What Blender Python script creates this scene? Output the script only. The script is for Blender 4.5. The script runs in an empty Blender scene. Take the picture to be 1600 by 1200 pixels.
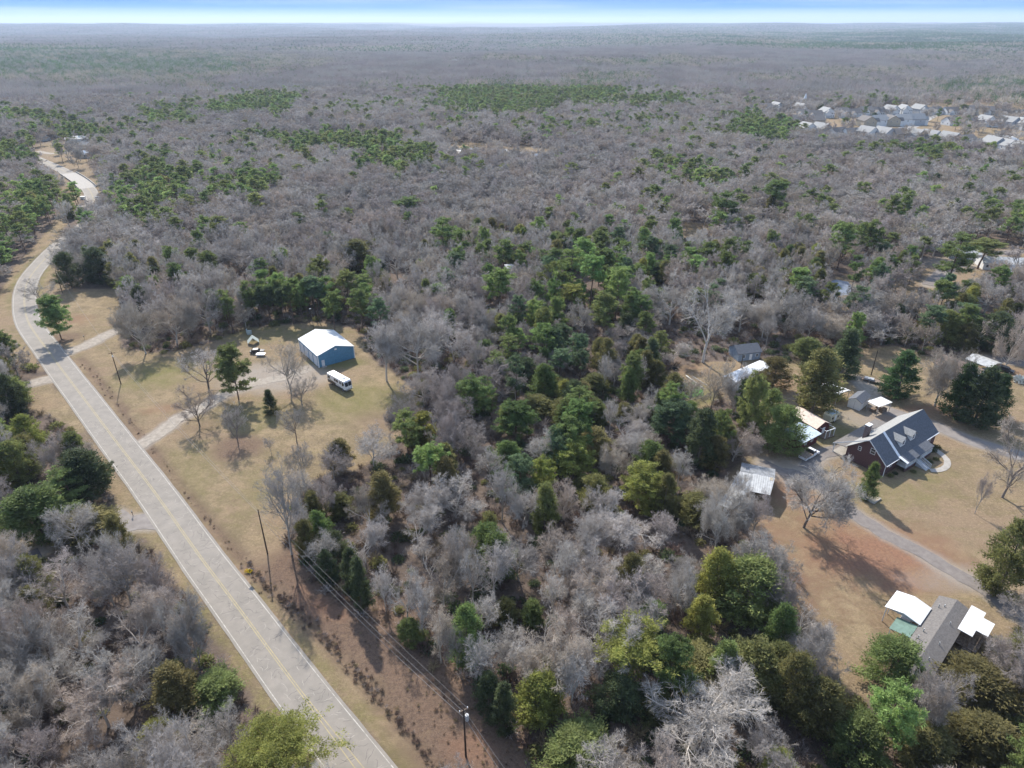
import bpy, math, random
import numpy as np
from math import radians, sin, cos, tan, atan, atan2, pi, hypot
from mathutils import Vector, noise

random.seed(7)
RNG = np.random.default_rng(7)
scene = bpy.context.scene
COL = scene.collection

# ---------------------------------------------------------------- camera
CAM_H = 95.0
FPX = 1067.0                       # focal length for a 1600 px wide frame
PITCH = atan(567.0 / FPX)
cam_data = bpy.data.cameras.new('camera')
cam = bpy.data.objects.new('camera', cam_data)
COL.objects.link(cam)
cam.location = (0, 0, CAM_H)
cam.rotation_euler = (pi / 2 - PITCH, 0, 0)
cam_data.sensor_width = 36.0
cam_data.lens = 36.0 * FPX / 1600.0
cam_data.clip_start = 0.5
cam_data.clip_end = 90000
scene.camera = cam

# ---------------------------------------------------------------- sky, sun, exposure
SUN_ELEV = radians(40)
SUN_DIR = Vector((-0.36, 0.93, 0)).normalized()            # horizontal direction towards the sun
world = bpy.data.worlds.new('World')
scene.world = world
world.use_nodes = True
wn, wl = world.node_tree.nodes, world.node_tree.links
wn.clear()
w_out = wn.new('ShaderNodeOutputWorld')
w_bg = wn.new('ShaderNodeBackground')
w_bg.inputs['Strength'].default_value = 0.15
sky = wn.new('ShaderNodeTexSky')
sky.sky_type = 'NISHITA'
sky.sun_disc = False
sky.sun_elevation = SUN_ELEV
sky.sun_rotation = atan2(SUN_DIR.x, SUN_DIR.y)
sky.air_density = 1.0
sky.dust_density = 0.6
tc = wn.new('ShaderNodeTexCoord')
sep = wn.new('ShaderNodeSeparateXYZ')
wl.new(tc.outputs['Generated'], sep.inputs[0])
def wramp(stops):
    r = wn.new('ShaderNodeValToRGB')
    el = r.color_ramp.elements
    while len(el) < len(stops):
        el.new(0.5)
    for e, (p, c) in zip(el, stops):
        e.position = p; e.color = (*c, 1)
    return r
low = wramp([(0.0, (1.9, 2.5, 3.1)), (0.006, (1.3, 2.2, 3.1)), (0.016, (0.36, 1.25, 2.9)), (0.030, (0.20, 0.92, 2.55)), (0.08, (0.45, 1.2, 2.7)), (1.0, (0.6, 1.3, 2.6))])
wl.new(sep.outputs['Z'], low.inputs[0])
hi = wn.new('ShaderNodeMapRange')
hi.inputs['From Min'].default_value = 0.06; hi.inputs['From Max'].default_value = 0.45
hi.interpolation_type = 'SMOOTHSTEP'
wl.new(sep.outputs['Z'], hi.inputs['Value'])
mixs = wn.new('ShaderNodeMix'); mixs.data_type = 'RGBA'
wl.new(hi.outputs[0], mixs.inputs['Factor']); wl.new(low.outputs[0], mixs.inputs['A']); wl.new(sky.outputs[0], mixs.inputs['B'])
# thin streaks of high cloud; more added above the view to fill the shadows
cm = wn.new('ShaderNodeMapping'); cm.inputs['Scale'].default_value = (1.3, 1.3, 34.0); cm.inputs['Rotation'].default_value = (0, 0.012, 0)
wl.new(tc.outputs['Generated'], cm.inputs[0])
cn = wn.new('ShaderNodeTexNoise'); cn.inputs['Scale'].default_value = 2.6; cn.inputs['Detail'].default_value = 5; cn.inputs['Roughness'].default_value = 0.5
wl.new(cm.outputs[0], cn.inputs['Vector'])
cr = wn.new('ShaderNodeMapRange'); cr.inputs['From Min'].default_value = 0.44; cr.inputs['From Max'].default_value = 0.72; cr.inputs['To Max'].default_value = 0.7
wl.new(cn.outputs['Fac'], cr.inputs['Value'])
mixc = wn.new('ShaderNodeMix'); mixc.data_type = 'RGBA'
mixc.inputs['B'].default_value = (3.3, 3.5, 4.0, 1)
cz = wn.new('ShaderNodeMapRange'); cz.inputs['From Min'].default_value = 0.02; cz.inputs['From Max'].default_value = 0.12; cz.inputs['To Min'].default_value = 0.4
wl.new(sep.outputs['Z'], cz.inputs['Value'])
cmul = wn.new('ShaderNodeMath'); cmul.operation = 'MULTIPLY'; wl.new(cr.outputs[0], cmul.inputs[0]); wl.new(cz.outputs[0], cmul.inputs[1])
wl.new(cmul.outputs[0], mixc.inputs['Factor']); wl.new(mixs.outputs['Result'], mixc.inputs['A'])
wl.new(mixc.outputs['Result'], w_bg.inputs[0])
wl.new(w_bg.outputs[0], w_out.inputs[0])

sun_l = bpy.data.lights.new('sun', 'SUN')
sun_l.energy = 3.3
sun_l.angle = radians(0.8)
sun_l.color = (1.0, 0.94, 0.85)
sun = bpy.data.objects.new('sun', sun_l)
COL.objects.link(sun)
sun.location = (0, 0, 300)
_to = Vector((SUN_DIR.x * cos(SUN_ELEV), SUN_DIR.y * cos(SUN_ELEV), sin(SUN_ELEV)))
sun.rotation_euler = _to.to_track_quat('Z', 'Y').to_euler()

scene.view_settings.view_transform = 'Standard'
scene.view_settings.look = 'None'
scene.view_settings.exposure = 1.17
scene.view_settings.gamma = 1
scene.view_settings.use_curve_mapping = False
HAZE = 0.00007
scene.cycles.max_bounces = 8
scene.cycles.diffuse_bounces = 4
scene.cycles.glossy_bounces = 2
scene.cycles.transmission_bounces = 4
scene.cycles.volume_bounces = 0
scene.cycles.transparent_max_bounces = 8

# ---------------------------------------------------------------- helpers: pixels of the survey picture -> places on the ground
SP, CP = sin(PITCH), cos(PITCH)
def at(x, y, z=0.0):
    X = (x - 800) / FPX; Y = -(y - 600) / FPX
    t = (CAM_H - z) / (SP - Y * CP)
    return Vector((X * t, (CP + Y * SP) * t, z))
def depth_of(p):
    return p[1] * CP + (CAM_H - p[2]) * SP
def proj(x, y, z):
    d = y * CP + (CAM_H - z) * SP
    v = y * SP - (CAM_H - z) * CP
    return 800 + FPX * x / d, 600 - FPX * v / d
def gpoly(pts):
    return [at(*p)[:2] for p in pts]
def in_poly(x, y, poly):
    x = np.asarray(x); y = np.asarray(y)
    r = np.zeros(x.shape, bool); n = len(poly); j = n - 1
    for i in range(n):
        xi, yi = poly[i]; xj, yj = poly[j]
        c = ((yi > y) != (yj > y)) & (x < (xj - xi) * (y - yi) / ((yj - yi) or 1e-9) + xi)
        r ^= c; j = i
    return r
def seg_dist(x, y, line):
    d = np.full(np.shape(x), 1e9)
    for (x0, y0), (x1, y1) in zip(line[:-1], line[1:]):
        dx, dy = x1 - x0, y1 - y0
        t = np.clip(((x - x0) * dx + (y - y0) * dy) / (dx * dx + dy * dy + 1e-9), 0, 1)
        d = np.minimum(d, np.hypot(x - x0 - t * dx, y - y0 - t * dy))
    return d
def smooth(a, b, v):
    t = np.clip((v - a) / (b - a), 0, 1)
    return t * t * (3 - 2 * t)
def resample(pts, step):
    """Catmull-Rom through pts, points about every step metres"""
    P = [Vector(p) for p in pts]
    P = [P[0] * 2 - P[1]] + P + [P[-1] * 2 - P[-2]]
    out = []
    for i in range(1, len(P) - 2):
        n = max(1, int((P[i + 1] - P[i]).length / step))
        for k in range(n):
            t = k / n
            a, b, c, d = P[i - 1], P[i], P[i + 1], P[i + 2]
            out.append(0.5 * ((2 * b) + (c - a) * t + (2 * a - 5 * b + 4 * c - d) * t * t + (3 * b - a - 3 * c + d) * t ** 3))
    out.append(P[-2])
    return out

# smooth value noise for numpy (several sine products, cheap, fixed)
_K = [(RNG.uniform(-1, 1, 2), RNG.uniform(0, 6.28, 2)) for _ in range(14)]
def wav(x, y, s):
    v = 0
    for i, (k, p) in enumerate(_K):
        v = v + np.sin((x * k[0] + y * k[1]) * s + p[0]) * np.cos((x * k[1] - y * k[0]) * s * 1.31 + p[1])
    return v / 5.0

def terrain(x, y):
    r = np.hypot(x, y)
    a = smooth(1000, 2800, r)
    h = a * (wav(x, y, 1 / 420.0) * 20 + wav(x, y, 1 / 170.0) * 4.0)
    b = smooth(6000, 11000, r)
    h = h + b * (wav(x, y, 1 / 1500.0) * 46 + 30 + wav(x, y, 1 / 500.0) * 8)
    return h

# ---------------------------------------------------------------- materials
def mat(name, color, rough=0.8, spec=0.3, var=0.10, scale=1.2, color2=None, metallic=0.0, bump=0.0, rnd=0.0, detail=4, trans=0.0, coord='Object', stretch=None, hue=0.0):
    m = bpy.data.materials.new(name)
    m.use_nodes = True
    n, l = m.node_tree.nodes, m.node_tree.links
    b = n['Principled BSDF']
    b.inputs['Roughness'].default_value = rough
    b.inputs['Specular IOR Level'].default_value = spec
    b.inputs['Metallic'].default_value = metallic
    t = n.new('ShaderNodeTexCoord')
    nz = n.new('ShaderNodeTexNoise'); nz.inputs['Scale'].default_value = scale; nz.inputs['Detail'].default_value = detail
    nz.inputs['Roughness'].default_value = 0.62
    if stretch:
        mp = n.new('ShaderNodeMapping'); mp.inputs['Scale'].default_value = stretch
        l.new(t.outputs[coord], mp.inputs[0]); l.new(mp.outputs[0], nz.inputs['Vector'])
    else:
        l.new(t.outputs[coord], nz.inputs['Vector'])
    c2 = color2 or tuple(c * (1 - 2.2 * var) for c in color)
    c1 = color if color2 else tuple(min(1, c * (1 + 1.6 * var)) for c in color)
    r = n.new('ShaderNodeMapRange'); r.inputs['From Min'].default_value = 0.32; r.inputs['From Max'].default_value = 0.68
    l.new(nz.outputs['Fac'], r.inputs['Value'])
    mx = n.new('ShaderNodeMix'); mx.data_type = 'RGBA'
    mx.inputs['A'].default_value = (*c1, 1); mx.inputs['B'].default_value = (*c2, 1)
    l.new(r.outputs[0], mx.inputs['Factor'])
    out = mx.outputs['Result']
    if rnd or hue:
        oi = n.new('ShaderNodeObjectInfo')
        hs = n.new('ShaderNodeHueSaturation')
        m1 = n.new('ShaderNodeMapRange'); m1.inputs['To Min'].default_value = 1 - rnd; m1.inputs['To Max'].default_value = 1 + rnd
        l.new(oi.outputs['Random'], m1.inputs['Value']); l.new(m1.outputs[0], hs.inputs['Value'])
        if hue:
            wn2 = n.new('ShaderNodeTexWhiteNoise'); wn2.noise_dimensions = '1D'
            l.new(oi.outputs['Random'], wn2.inputs['W'])
            m2 = n.new('ShaderNodeMapRange'); m2.inputs['To Min'].default_value = 0.5 - hue; m2.inputs['To Max'].default_value = 0.5 + hue
            l.new(wn2.outputs['Value'], m2.inputs['Value']); l.new(m2.outputs[0], hs.inputs['Hue'])
        l.new(out, hs.inputs['Color']); out = hs.outputs[0]
    l.new(out, b.inputs['Base Color'])
    if bump:
        bp = n.new('ShaderNodeBump'); bp.inputs['Strength'].default_value = bump; bp.inputs['Distance'].default_value = 0.05
        l.new(nz.outputs['Fac'], bp.inputs['Height']); l.new(bp.outputs[0], b.inputs['Normal'])
    if trans:
        tr = n.new('ShaderNodeBsdfTranslucent'); l.new(out, tr.inputs['Color'])
        ms = n.new('ShaderNodeMixShader'); ms.inputs[0].default_value = trans
        l.new(b.outputs[0], ms.inputs[1]); l.new(tr.outputs[0], ms.inputs[2])
        l.new(ms.outputs[0], n['Material Output'].inputs[0])
    return m

M = {}
# leaf and twig classes
M['bark'] = mat('bark', (0.17, 0.14, 0.12), 0.9, 0.15, 0.2, 3.0, rnd=0.25)
M['limb_pale'] = mat('limb_pale', (0.47, 0.425, 0.37), 0.85, 0.2, 0.15, 2.0, rnd=0.15)
M['limb_grey'] = mat('limb_grey', (0.36, 0.32, 0.275), 0.85, 0.2, 0.15, 2.0, rnd=0.2)
M['pine_bark'] = mat('pine_bark', (0.14, 0.095, 0.075), 0.9, 0.1, 0.2, 3.0, rnd=0.2)
M['white_bark'] = mat('white_bark', (0.5, 0.47, 0.43), 0.8, 0.2, 0.15, 2.0)
TW = {'pale': (0.455, 0.415, 0.370), 'mauve': (0.36, 0.312, 0.280), 'tan': (0.42, 0.355, 0.288), 'grey': (0.35, 0.320, 0.285)}
for k, c in TW.items():
    M['twig_' + k] = mat('twig_' + k, c, 0.85, 0.2, 0.16, 5.0, rnd=0.16, hue=0.012, trans=0.12)
LF = {'green': (0.185, 0.245, 0.082), 'yellow': (0.300, 0.315, 0.085), 'blue': (0.150, 0.215, 0.110), 'olive': (0.215, 0.212, 0.080),
      'gold': (0.235, 0.215, 0.085), 'dark': (0.105, 0.135, 0.065), 'mid': (0.220, 0.260, 0.090), 'cypress': (0.085, 0.145, 0.056), 'bright': (0.240, 0.330, 0.105)}
for k, c in LF.items():
    M['leaf_' + k] = mat('leaf_' + k, c, 0.75, 0.2, 0.26, 6.0, rnd=0.22, hue=0.018, trans=0.5)

# ---------------------------------------------------------------- mesh building
def np_mesh(name, verts, faces, mats=(), fmat=None):
    """faces: list of int arrays (n,3) or (n,4)"""
    me = bpy.data.meshes.new(name)
    verts = np.asarray(verts, np.float32)
    nl = sum(f.size for f in faces); nf = sum(len(f) for f in faces)
    me.vertices.add(len(verts)); me.vertices.foreach_set('co', verts.ravel())
    me.loops.add(nl); me.polygons.add(nf)
    me.loops.foreach_set('vertex_index', np.concatenate([f.ravel() for f in faces]).astype(np.int32))
    starts = []; s = 0
    for f in faces:
        starts.append(s + np.arange(len(f)) * f.shape[1]); s += f.size
    me.polygons.foreach_set('loop_start', np.concatenate(starts).astype(np.int32))
    for m in mats: me.materials.append(m)
    if fmat is not None: me.polygons.foreach_set('material_index', fmat.astype(np.int32))
    me.update(calc_edges=True)
    return me

def setp(o, label=None, cat=None, group=None, kind=None):
    if label: o['label'] = label
    if cat: o['category'] = cat
    if group: o['group'] = group
    if kind: o['kind'] = kind
    return o
def add(name, me, parent=None, **kw):
    o = bpy.data.objects.new(name, me); COL.objects.link(o)
    if parent: o.parent = parent
    return setp(o, **kw)
def thing(name, label, cat, loc=(0, 0, 0), rz=0.0, group=None):
    o = add(name, None, label=label, cat=cat, group=group)
    o.location = loc; o.rotation_euler = (0, 0, rz); o.empty_display_size = 0.5
    return o
def copy_tree(o, parent=None):
    c = o.copy(); COL.objects.link(c); c.parent = parent
    for ch in o.children: copy_tree(ch, c)
    return c

class MB:
    def __init__(s): s.v = []; s.f = []
    def poly(s, pts):
        i = len(s.v); s.v += [tuple(p) for p in pts]; s.f.append(tuple(range(i, i + len(pts)))); return s
    def box(s, x0, x1, y0, y1, z0, z1):
        i = len(s.v)
        s.v += [(x, y, z) for z in (z0, z1) for x, y in ((x0, y0), (x1, y0), (x1, y1), (x0, y1))]
        s.f += [(i, i + 3, i + 2, i + 1), (i + 4, i + 5, i + 6, i + 7), (i, i + 1, i + 5, i + 4), (i + 1, i + 2, i + 6, i + 5), (i + 2, i + 3, i + 7, i + 6), (i + 3, i, i + 4, i + 7)]
        return s
    def slab(s, pts, t):
        """closed slab: polygon pts (ccw from above), thickness t downwards"""
        n = len(pts); i = len(s.v)
        s.v += [tuple(p) for p in pts] + [(p[0], p[1], p[2] - t) for p in pts]
        s.f.append(tuple(range(i, i + n))); s.f.append(tuple(range(i + 2 * n - 1, i + n - 1, -1)))
        for k in range(n):
            j = (k + 1) % n; s.f.append((i + k, i + n + k, i + n + j, i + j))
        return s
    def prism(s, prof, axis, a, b):
        """extrude closed profile (u,z) along 'x' or 'y' from a to b"""
        n = len(prof); i = len(s.v)
        for t in (a, b):
            s.v += [((t, u, z) if axis == 'x' else (u, t, z)) for u, z in prof]
        s.f.append(tuple(range(i, i + n))); s.f.append(tuple(range(i + 2 * n - 1, i + n - 1, -1)))
        for k in range(n):
            j = (k + 1) % n; s.f.append((i + k, i + n + k, i + n + j, i + j))
        return s
    def cyl(s, p0, p1, r0, r1=None, n=8):
        r1 = r0 if r1 is None else r1
        p0, p1 = Vector(p0), Vector(p1); d = (p1 - p0).normalized()
        a = d.orthogonal().normalized(); b = d.cross(a); i = len(s.v)
        for p, r in ((p0, r0), (p1, r1)):
            for k in range(n):
                t = 2 * pi * k / n; s.v.append(tuple(p + a * (r * cos(t)) + b * (r * sin(t))))
        for k in range(n):
            j = (k + 1) % n; s.f.append((i + k, i + j, i + n + j, i + n + k))
        s.f.append(tuple(range(i + n - 1, i - 1, -1))); s.f.append(tuple(range(i + n, i + 2 * n)))
        return s
    def build(s, name, m, parent=None, bevel=0.0, **kw):
        me = bpy.data.meshes.new(name); me.from_pydata(s.v, [], s.f)
        me.materials.append(m); me.validate(); me.update()
        import bmesh
        bm = bmesh.new(); bm.from_mesh(me); bmesh.ops.recalc_face_normals(bm, faces=bm.faces)
        if bevel: bmesh.ops.bevel(bm, geom=bm.edges[:], offset=bevel, segments=2, affect='EDGES', profile=0.6)
        bm.to_mesh(me); bm.free()
        return add(name, me, parent, **kw)

# ---------------------------------------------------------------- road line (edges surveyed as pairs, far to near)
LEFT_EDGE = [(60, 252), (85, 266), (110, 283), (125, 296), (132, 306), (137, 320), (139, 335), (122, 352), (92, 375), (75, 388), (50, 412), (27, 437), (20, 462), (22, 500), (37, 525), (57, 555), (75, 580), (115, 640), (155, 700), (217, 779), (292, 887), (346, 958), (400, 1046), (466, 1150), (502, 1200), (560, 1290)]
RIGHT_EDGE = [(60, 247), (100, 261), (125, 272), (148, 288), (155, 300), (159, 315), (156, 335), (140, 358), (104, 380), (92, 395), (70, 420), (57, 442), (54, 470), (60, 497), (72, 517), (95, 542), (107, 562), (155, 617), (215, 690), (275, 771), (350, 879), (391, 930), (444, 994), (537, 1101), (590, 1159), (626, 1200), (720, 1305)]
def near_line(p, L):
    best = (1e9, None)
    for a, b in zip(L[:-1], L[1:]):
        d = b - a; t = max(0, min(1, (p - a).dot(d) / d.length_squared)); q = a + d * t
        if (p - q).length < best[0]: best = ((p - q).length, q)
    return best[1]
_le = [at(*p) for p in LEFT_EDGE]; _re = [at(*p) for p in RIGHT_EDGE]
_cen = [(p + near_line(p, _re)) / 2 for p in _le]
_cen = [_cen[0] + (_cen[0] - _cen[1]) * 2.5] + _cen
ROAD = resample(_cen, 3.0)
for _ in range(14):
    ROAD = [ROAD[0]] + [(ROAD[i - 1] + ROAD[i] * 2 + ROAD[i + 1]) / 4 for i in range(1, len(ROAD) - 1)] + [ROAD[-1]]
ROAD_W = 8.2
ROAD2 = [(p.x, p.y) for p in ROAD]
def frame_of(L, i):
    t = (L[min(i + 1, len(L) - 1)] - L[max(i - 1, 0)]); t.z = 0; t.normalize()
    return t, Vector((-t.y, t.x, 0))        # tangent, left normal
def strip(name, L, off0, off1, z, m, jitter=0.0, parent=None, cross=1, kind=None, seed=1, label=None, z1=None):
    rr = random.Random(seed); v = []; f = []
    n = cross + 1
    for i, p in enumerate(L):
        t, nn = frame_of(L, i)
        j0 = rr.uniform(-jitter, jitter); j1 = rr.uniform(-jitter, jitter)
        for k in range(n):
            u = k / cross
            o = (off0 + j0) * (1 - u) + (off1 + j1) * u
            q = p + nn * o; v.append((q.x, q.y, z))
    for i in range(len(L) - 1):
        for k in range(cross):
            a = i * n + k; f.append((a, a + n, a + n + 1, a + 1))
    me = bpy.data.meshes.new(name); me.from_pydata(v, [], f); me.materials.append(m); me.update()
    return add(name, me, parent, kind=kind, label=label)

# ---------------------------------------------------------------- open ground (everything else is wood)
OPEN = {
 'field': [(108, 562), (150, 530), (186, 512), (190, 545), (255, 552), (330, 535), (395, 512), (440, 508), (500, 503), (560, 515), (580, 560), (625, 590), (655, 612), (655, 640), (610, 700), (555, 735), (500, 745), (462, 790), (440, 850), (462, 885), (515, 930), (575, 970), (635, 1010), (690, 1060), (760, 1130), (810, 1200), (850, 1290), (700, 1290), (626, 1200), (540, 1100), (444, 994), (350, 880), (275, 771), (215, 690), (155, 617)],
 'verge_left': [(100, 615), (155, 700), (217, 779), (292, 887), (400, 1046), (466, 1150), (500, 1200), (560, 1290), (500, 1290), (440, 1170), (410, 1125), (385, 1070), (345, 1010), (322, 965), (290, 930), (258, 885), (238, 850), (205, 830), (185, 800), (160, 745), (128, 685), (90, 655), (50, 640), (35, 600), (60, 590)],
 'verge_far': [(75, 585), (37, 525), (22, 490), (20, 455), (50, 405), (92, 372), (130, 300), (85, 267), (60, 252), (75, 290), (95, 300), (100, 330), (70, 365), (25, 415), (0, 455), (-40, 500), (-40, 540), (30, 570)],
 'corner_field': [(97, 450), (185, 452), (190, 500), (150, 528), (108, 556), (75, 520), (57, 480), (60, 440), (75, 415), (93, 402), (98, 430)],
 'far_left_yard': [(50, 226), (100, 215), (150, 232), (150, 262), (165, 290), (178, 330), (160, 345), (150, 300), (120, 268), (60, 247)],
 'yard': [(1185, 830), (1120, 800), (1140, 735), (1175, 705), (1195, 690), (1150, 640), (1125, 615), (1105, 640), (1045, 625), (1045, 592), (1040, 575), (1110, 565), (1200, 560), (1340, 575), (1335, 545), (1400, 540), (1460, 560), (1500, 560), (1560, 545), (1650, 560), (1760, 700), (1760, 960), (1640, 985), (1560, 970), (1500, 1035), (1430, 1070), (1385, 1085), (1345, 1100), (1320, 1090), (1290, 1050), (1240, 1010), (1228, 930), (1205, 880)],
 'pond_gap': [(1288, 440), (1335, 425), (1340, 485), (1290, 490)],
 'glade': [(1385, 440), (1430, 432), (1440, 495), (1385, 492)],
 'right_houses': [(1440, 425), (1480, 392), (1545, 378), (1640, 395), (1640, 450), (1540, 455), (1500, 475), (1455, 475)],
 'mid_yard': [(1060, 345), (1118, 350), (1120, 412), (1062, 412)],
 'mid_gap': [(1170, 340), (1238, 350), (1238, 384), (1178, 380)],
 'row_clearing': [(690, 224), (760, 222), (865, 232), (850, 262), (700, 256)],
 'subdivision': [(1225, 184), (1335, 172), (1440, 160), (1640, 158), (1780, 200), (1720, 262), (1610, 256), (1500, 240), (1430, 237), (1300, 230), (1235, 212)],
 'left_estate': [(1160, 172), (1250, 168), (1262, 184), (1200, 196), (1165, 186)],
 'home_lot': [(1385, 940), (1500, 925), (1590, 955), (1570, 1030), (1500, 1085), (1440, 1090), (1385, 1010)],
 'left_gap': [(-60, 915), (60, 885), (80, 852), (50, 838), (-60, 850)],
 'left_pond': [(-40, 318), (16, 324), (20, 345), (-40, 350)],
}
OPEN_G = {k: gpoly(v) for k, v in OPEN.items()}
DRIVES = {      # name: (pixels, width, material, seed)
 'd1': ([(104, 551), (135, 540), (165, 524), (185, 516), (200, 506)], 5.0, 'gravel'),
 'd2': ([(216, 698), (250, 676), (282, 652), (318, 636), (350, 617), (392, 600), (440, 590), (482, 575)], 4.2, 'gravel'),
 'd3': ([(252, 815), (222, 815), (195, 818), (172, 806)], 5.2, 'asphalt_old'),
 'd4': ([(92, 590), (70, 594), (48, 600)], 5.0, 'gravel'),
 'd5': ([(-40, 892), (0, 884), (30, 875), (62, 862)], 3.6, 'asphalt_dark'),
 'd6': ([(1640, 985), (1590, 958), (1555, 932), (1520, 910), (1476, 885), (1430, 858), (1385, 835), (1345, 810), (1312, 785), (1285, 762), (1250, 742), (1215, 735), (1190, 722)], 3.5, 'gravel_grey'),
 'd7': ([(1372, 637), (1400, 646), (1440, 658), (1478, 672), (1515, 688), (1560, 702), (1640, 725)], 4.6, 'asphalt_old'),
 'd8': ([(1262, 733), (1275, 712), (1305, 705), (1340, 700)], 4.0, 'gravel_grey'),
 'd9': ([(1320, 583), (1345, 598), (1362, 612), (1375, 640)], 5.0, 'gravel'),
 'd10': ([(1530, 562), (1560, 560), (1600, 568), (1660, 580)], 4.6, 'gravel_grey'),
 'd11': ([(95, 323), (115, 322), (138, 322)], 4.0, 'gravel'),
 'd12': ([(58, 236), (80, 240), (105, 238), (125, 232)], 5.0, 'gravel'),
 'd13': ([(1452, 446), (1475, 425), (1500, 410), (1540, 398), (1600, 392)], 5.5, 'gravel_grey'),
}
DRIVE_G = {k: [(at(*p).x, at(*p).y) for p in v[0]] for k, v in DRIVES.items()}
GARAGE_LOC = (-59.8, 189.5); HOUSE_LOC = (87.6, 132.4)

# ---------------------------------------------------------------- ground sheet
def axis_coords(lo, hi, step, far):
    a = list(np.arange(lo, hi + 0.01, step)); s = step
    b = []; x = hi; 
    while x < far: s *= 1.09; x += s; b.append(x)
    s = step; c = []; x = lo
    while x > -far: s *= 1.09; x -= s; c.append(x)
    return np.array(c[::-1] + a + b)
gx = axis_coords(-230, 230, 1.3, 42000); gy = axis_coords(40, 420, 1.3, 42000)
GX, GY = np.meshgrid(gx, gy)
X, Y = GX.ravel(), GY.ravel()
def blur(a, n):
    a = a.reshape(GX.shape).astype(float)
    for _ in range(n):
        p = np.pad(a, 1, mode='edge'); a = (p[:-2, 1:-1] + p[2:, 1:-1] + p[1:-1, :-2] + p[1:-1, 2:] + 2 * a) / 6
    return a.ravel()
road_d = seg_dist(X, Y, ROAD2[::2])
near_m = (np.hypot(X, Y) < 1400)
openm = np.zeros(X.shape)
for k, pg in OPEN_G.items():
    openm = np.maximum(openm, in_poly(X, Y, pg))
for k, ln in DRIVE_G.items():
    openm = np.maximum(openm, seg_dist(X, Y, ln) < DRIVES[k][1] / 2 + 1.0)
dry = blur(openm, 2)
def ell(cx, cy, rx, ry, soft=0.5):
    """soft disc on the ground around a surveyed pixel, radii in metres"""
    c = at(cx, cy); d = np.hypot((X - c.x) / rx, (Y - c.y) / ry)
    return 1 - smooth(1 - soft, 1 + soft, d)
green = np.maximum.reduce([ell(245, 585, 13, 11, .8) * .9, ell(560, 625, 14, 12, .8) * .85, ell(395, 650, 12, 10, .8) * .7, ell(400, 765, 8, 16, .8) * .5, ell(520, 568, 10, 5, .5), ell(270, 780, 8, 20, .8) * .6,
    ell(1300, 668, 10, 12, .7) * .75, ell(1380, 770, 14, 6, .7) * .7, ell(1340, 610, 18, 18, .8) * .4, ell(430, 522, 26, 8, .6) * .7, ell(300, 720, 10, 10, .8) * .5, ell(1295, 570, 14, 14, .8) * .45, ell(1080, 615, 8, 7, .3),
    ell(1440, 735, 8, 9, .7) * .6, ell(40, 860, 12, 10, .6) * .5, (1 - smooth(1.2, 3.2, road_d - ROAD_W / 2)) * (road_d > 3.6) * (0.55 + 0.35 * np.sin(Y * .05 + X * 0.03))])
clay = np.maximum.reduce([ell(1370, 865, 17, 10, .8) * 1.0, ell(1300, 835, 11, 8, .8) * .6, ell(1250, 890, 8, 14, .8) * .45, ell(1235, 770, 7, 9, .8) * .7, ell(1400, 905, 6, 5, .6) * .9, ell(1215, 850, 5, 16, .8) * .5, ell(500, 945, 3, 2.4, .8) * .8, ell(530, 958, 3, 2, .8) * .6, ell(470, 925, 2.5, 4, .9) * .5,
    ell(740, 1165, 5, 3, .8) * .6, ell(250, 640, 7, 3, .8) * .6, ell(1200, 590, 10, 9, .7) * .6, ell(1460, 640, 12, 3, .7) * .7, ell(1560, 585, 12, 5, .7) * .6, ell(1320, 950, 12, 6, .9) * .35, ell(1075, 575, 8, 5, .7) * .5, ell(1400, 655, 10, 2.5, .7) * .7, ell(105, 500, 10, 6, .8) * .6])
gravel = np.maximum.reduce([ell(425, 590, 17, 10, .5) * .8, ell(470, 590, 10, 8, .6) * .7, ell(1350, 655, 8, 6, .5) * .6, ell(1240, 735, 9, 6, .6) * .6, ell(1500, 905, 12, 4, .6) * .45, ell(1500, 410, 22, 10, .5) * .7, ell(1310, 450, 14, 9, .4) * .8] + [1 - smooth(DRIVES[k][1] / 2 - .2, DRIVES[k][1] / 2 + 1.3, seg_dist(X, Y, ln)) for k, ln in DRIVE_G.items()])
bl = [(at(x, y).x, at(x, y).y) for x, y in [(470, 885), (540, 945), (600, 990), (660, 1050), (720, 1130), (790, 1240)]]
brush = np.maximum.reduce([1 - smooth(3.5, 10.5, seg_dist(X, Y, bl)), ell(372, 700, 6.5, 6.5, .5) * .8, ell(700, 1120, 9, 9, .7) * .8, ell(590, 660, 8, 8, .8) * .4, ell(1210, 900, 8, 14, .7) * .5, ell(320, 668, 6, 6, .7) * .4, ell(95, 530, 6, 6, .6) * .8, ell(1350, 690, 4, 4, .7) * .3])
ditch_line = [(at(x, y).x, at(x, y).y) for x, y in [(126, 560), (160, 603), (185, 632), (222, 685), (262, 735), (345, 838), (385, 880), (420, 918), (500, 985), (560, 1055), (640, 1140), (690, 1210)]]
dd = seg_dist(X, Y, ditch_line)
brush = np.maximum(brush, (1 - smooth(0.7, 2.2, dd)) * 0.75)
for a_ in (green, clay, gravel, brush): a_ *= 1
clay = blur(clay * openm * .84, 1); green = blur(green * .62, 1); gravel = blur(gravel, 1); brush = blur(brush, 1)
Z = terrain(X, Y)
drive_d = np.minimum.reduce([seg_dist(X, Y, ln) - DRIVES[k][1] / 2 for k, ln in DRIVE_G.items()])
Z = Z - 0.55 * (1 - smooth(0.2, 2.2, dd)) * (road_d > 5.2) * smooth(.8, 3.0, drive_d)
c_ = at(108, 297); Z = Z - 3.5 * (1 - smooth(4, 13, np.hypot((X - c_.x) * .8, (Y - c_.y) * .5))) * smooth(5.2, 8.0, road_d)
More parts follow.
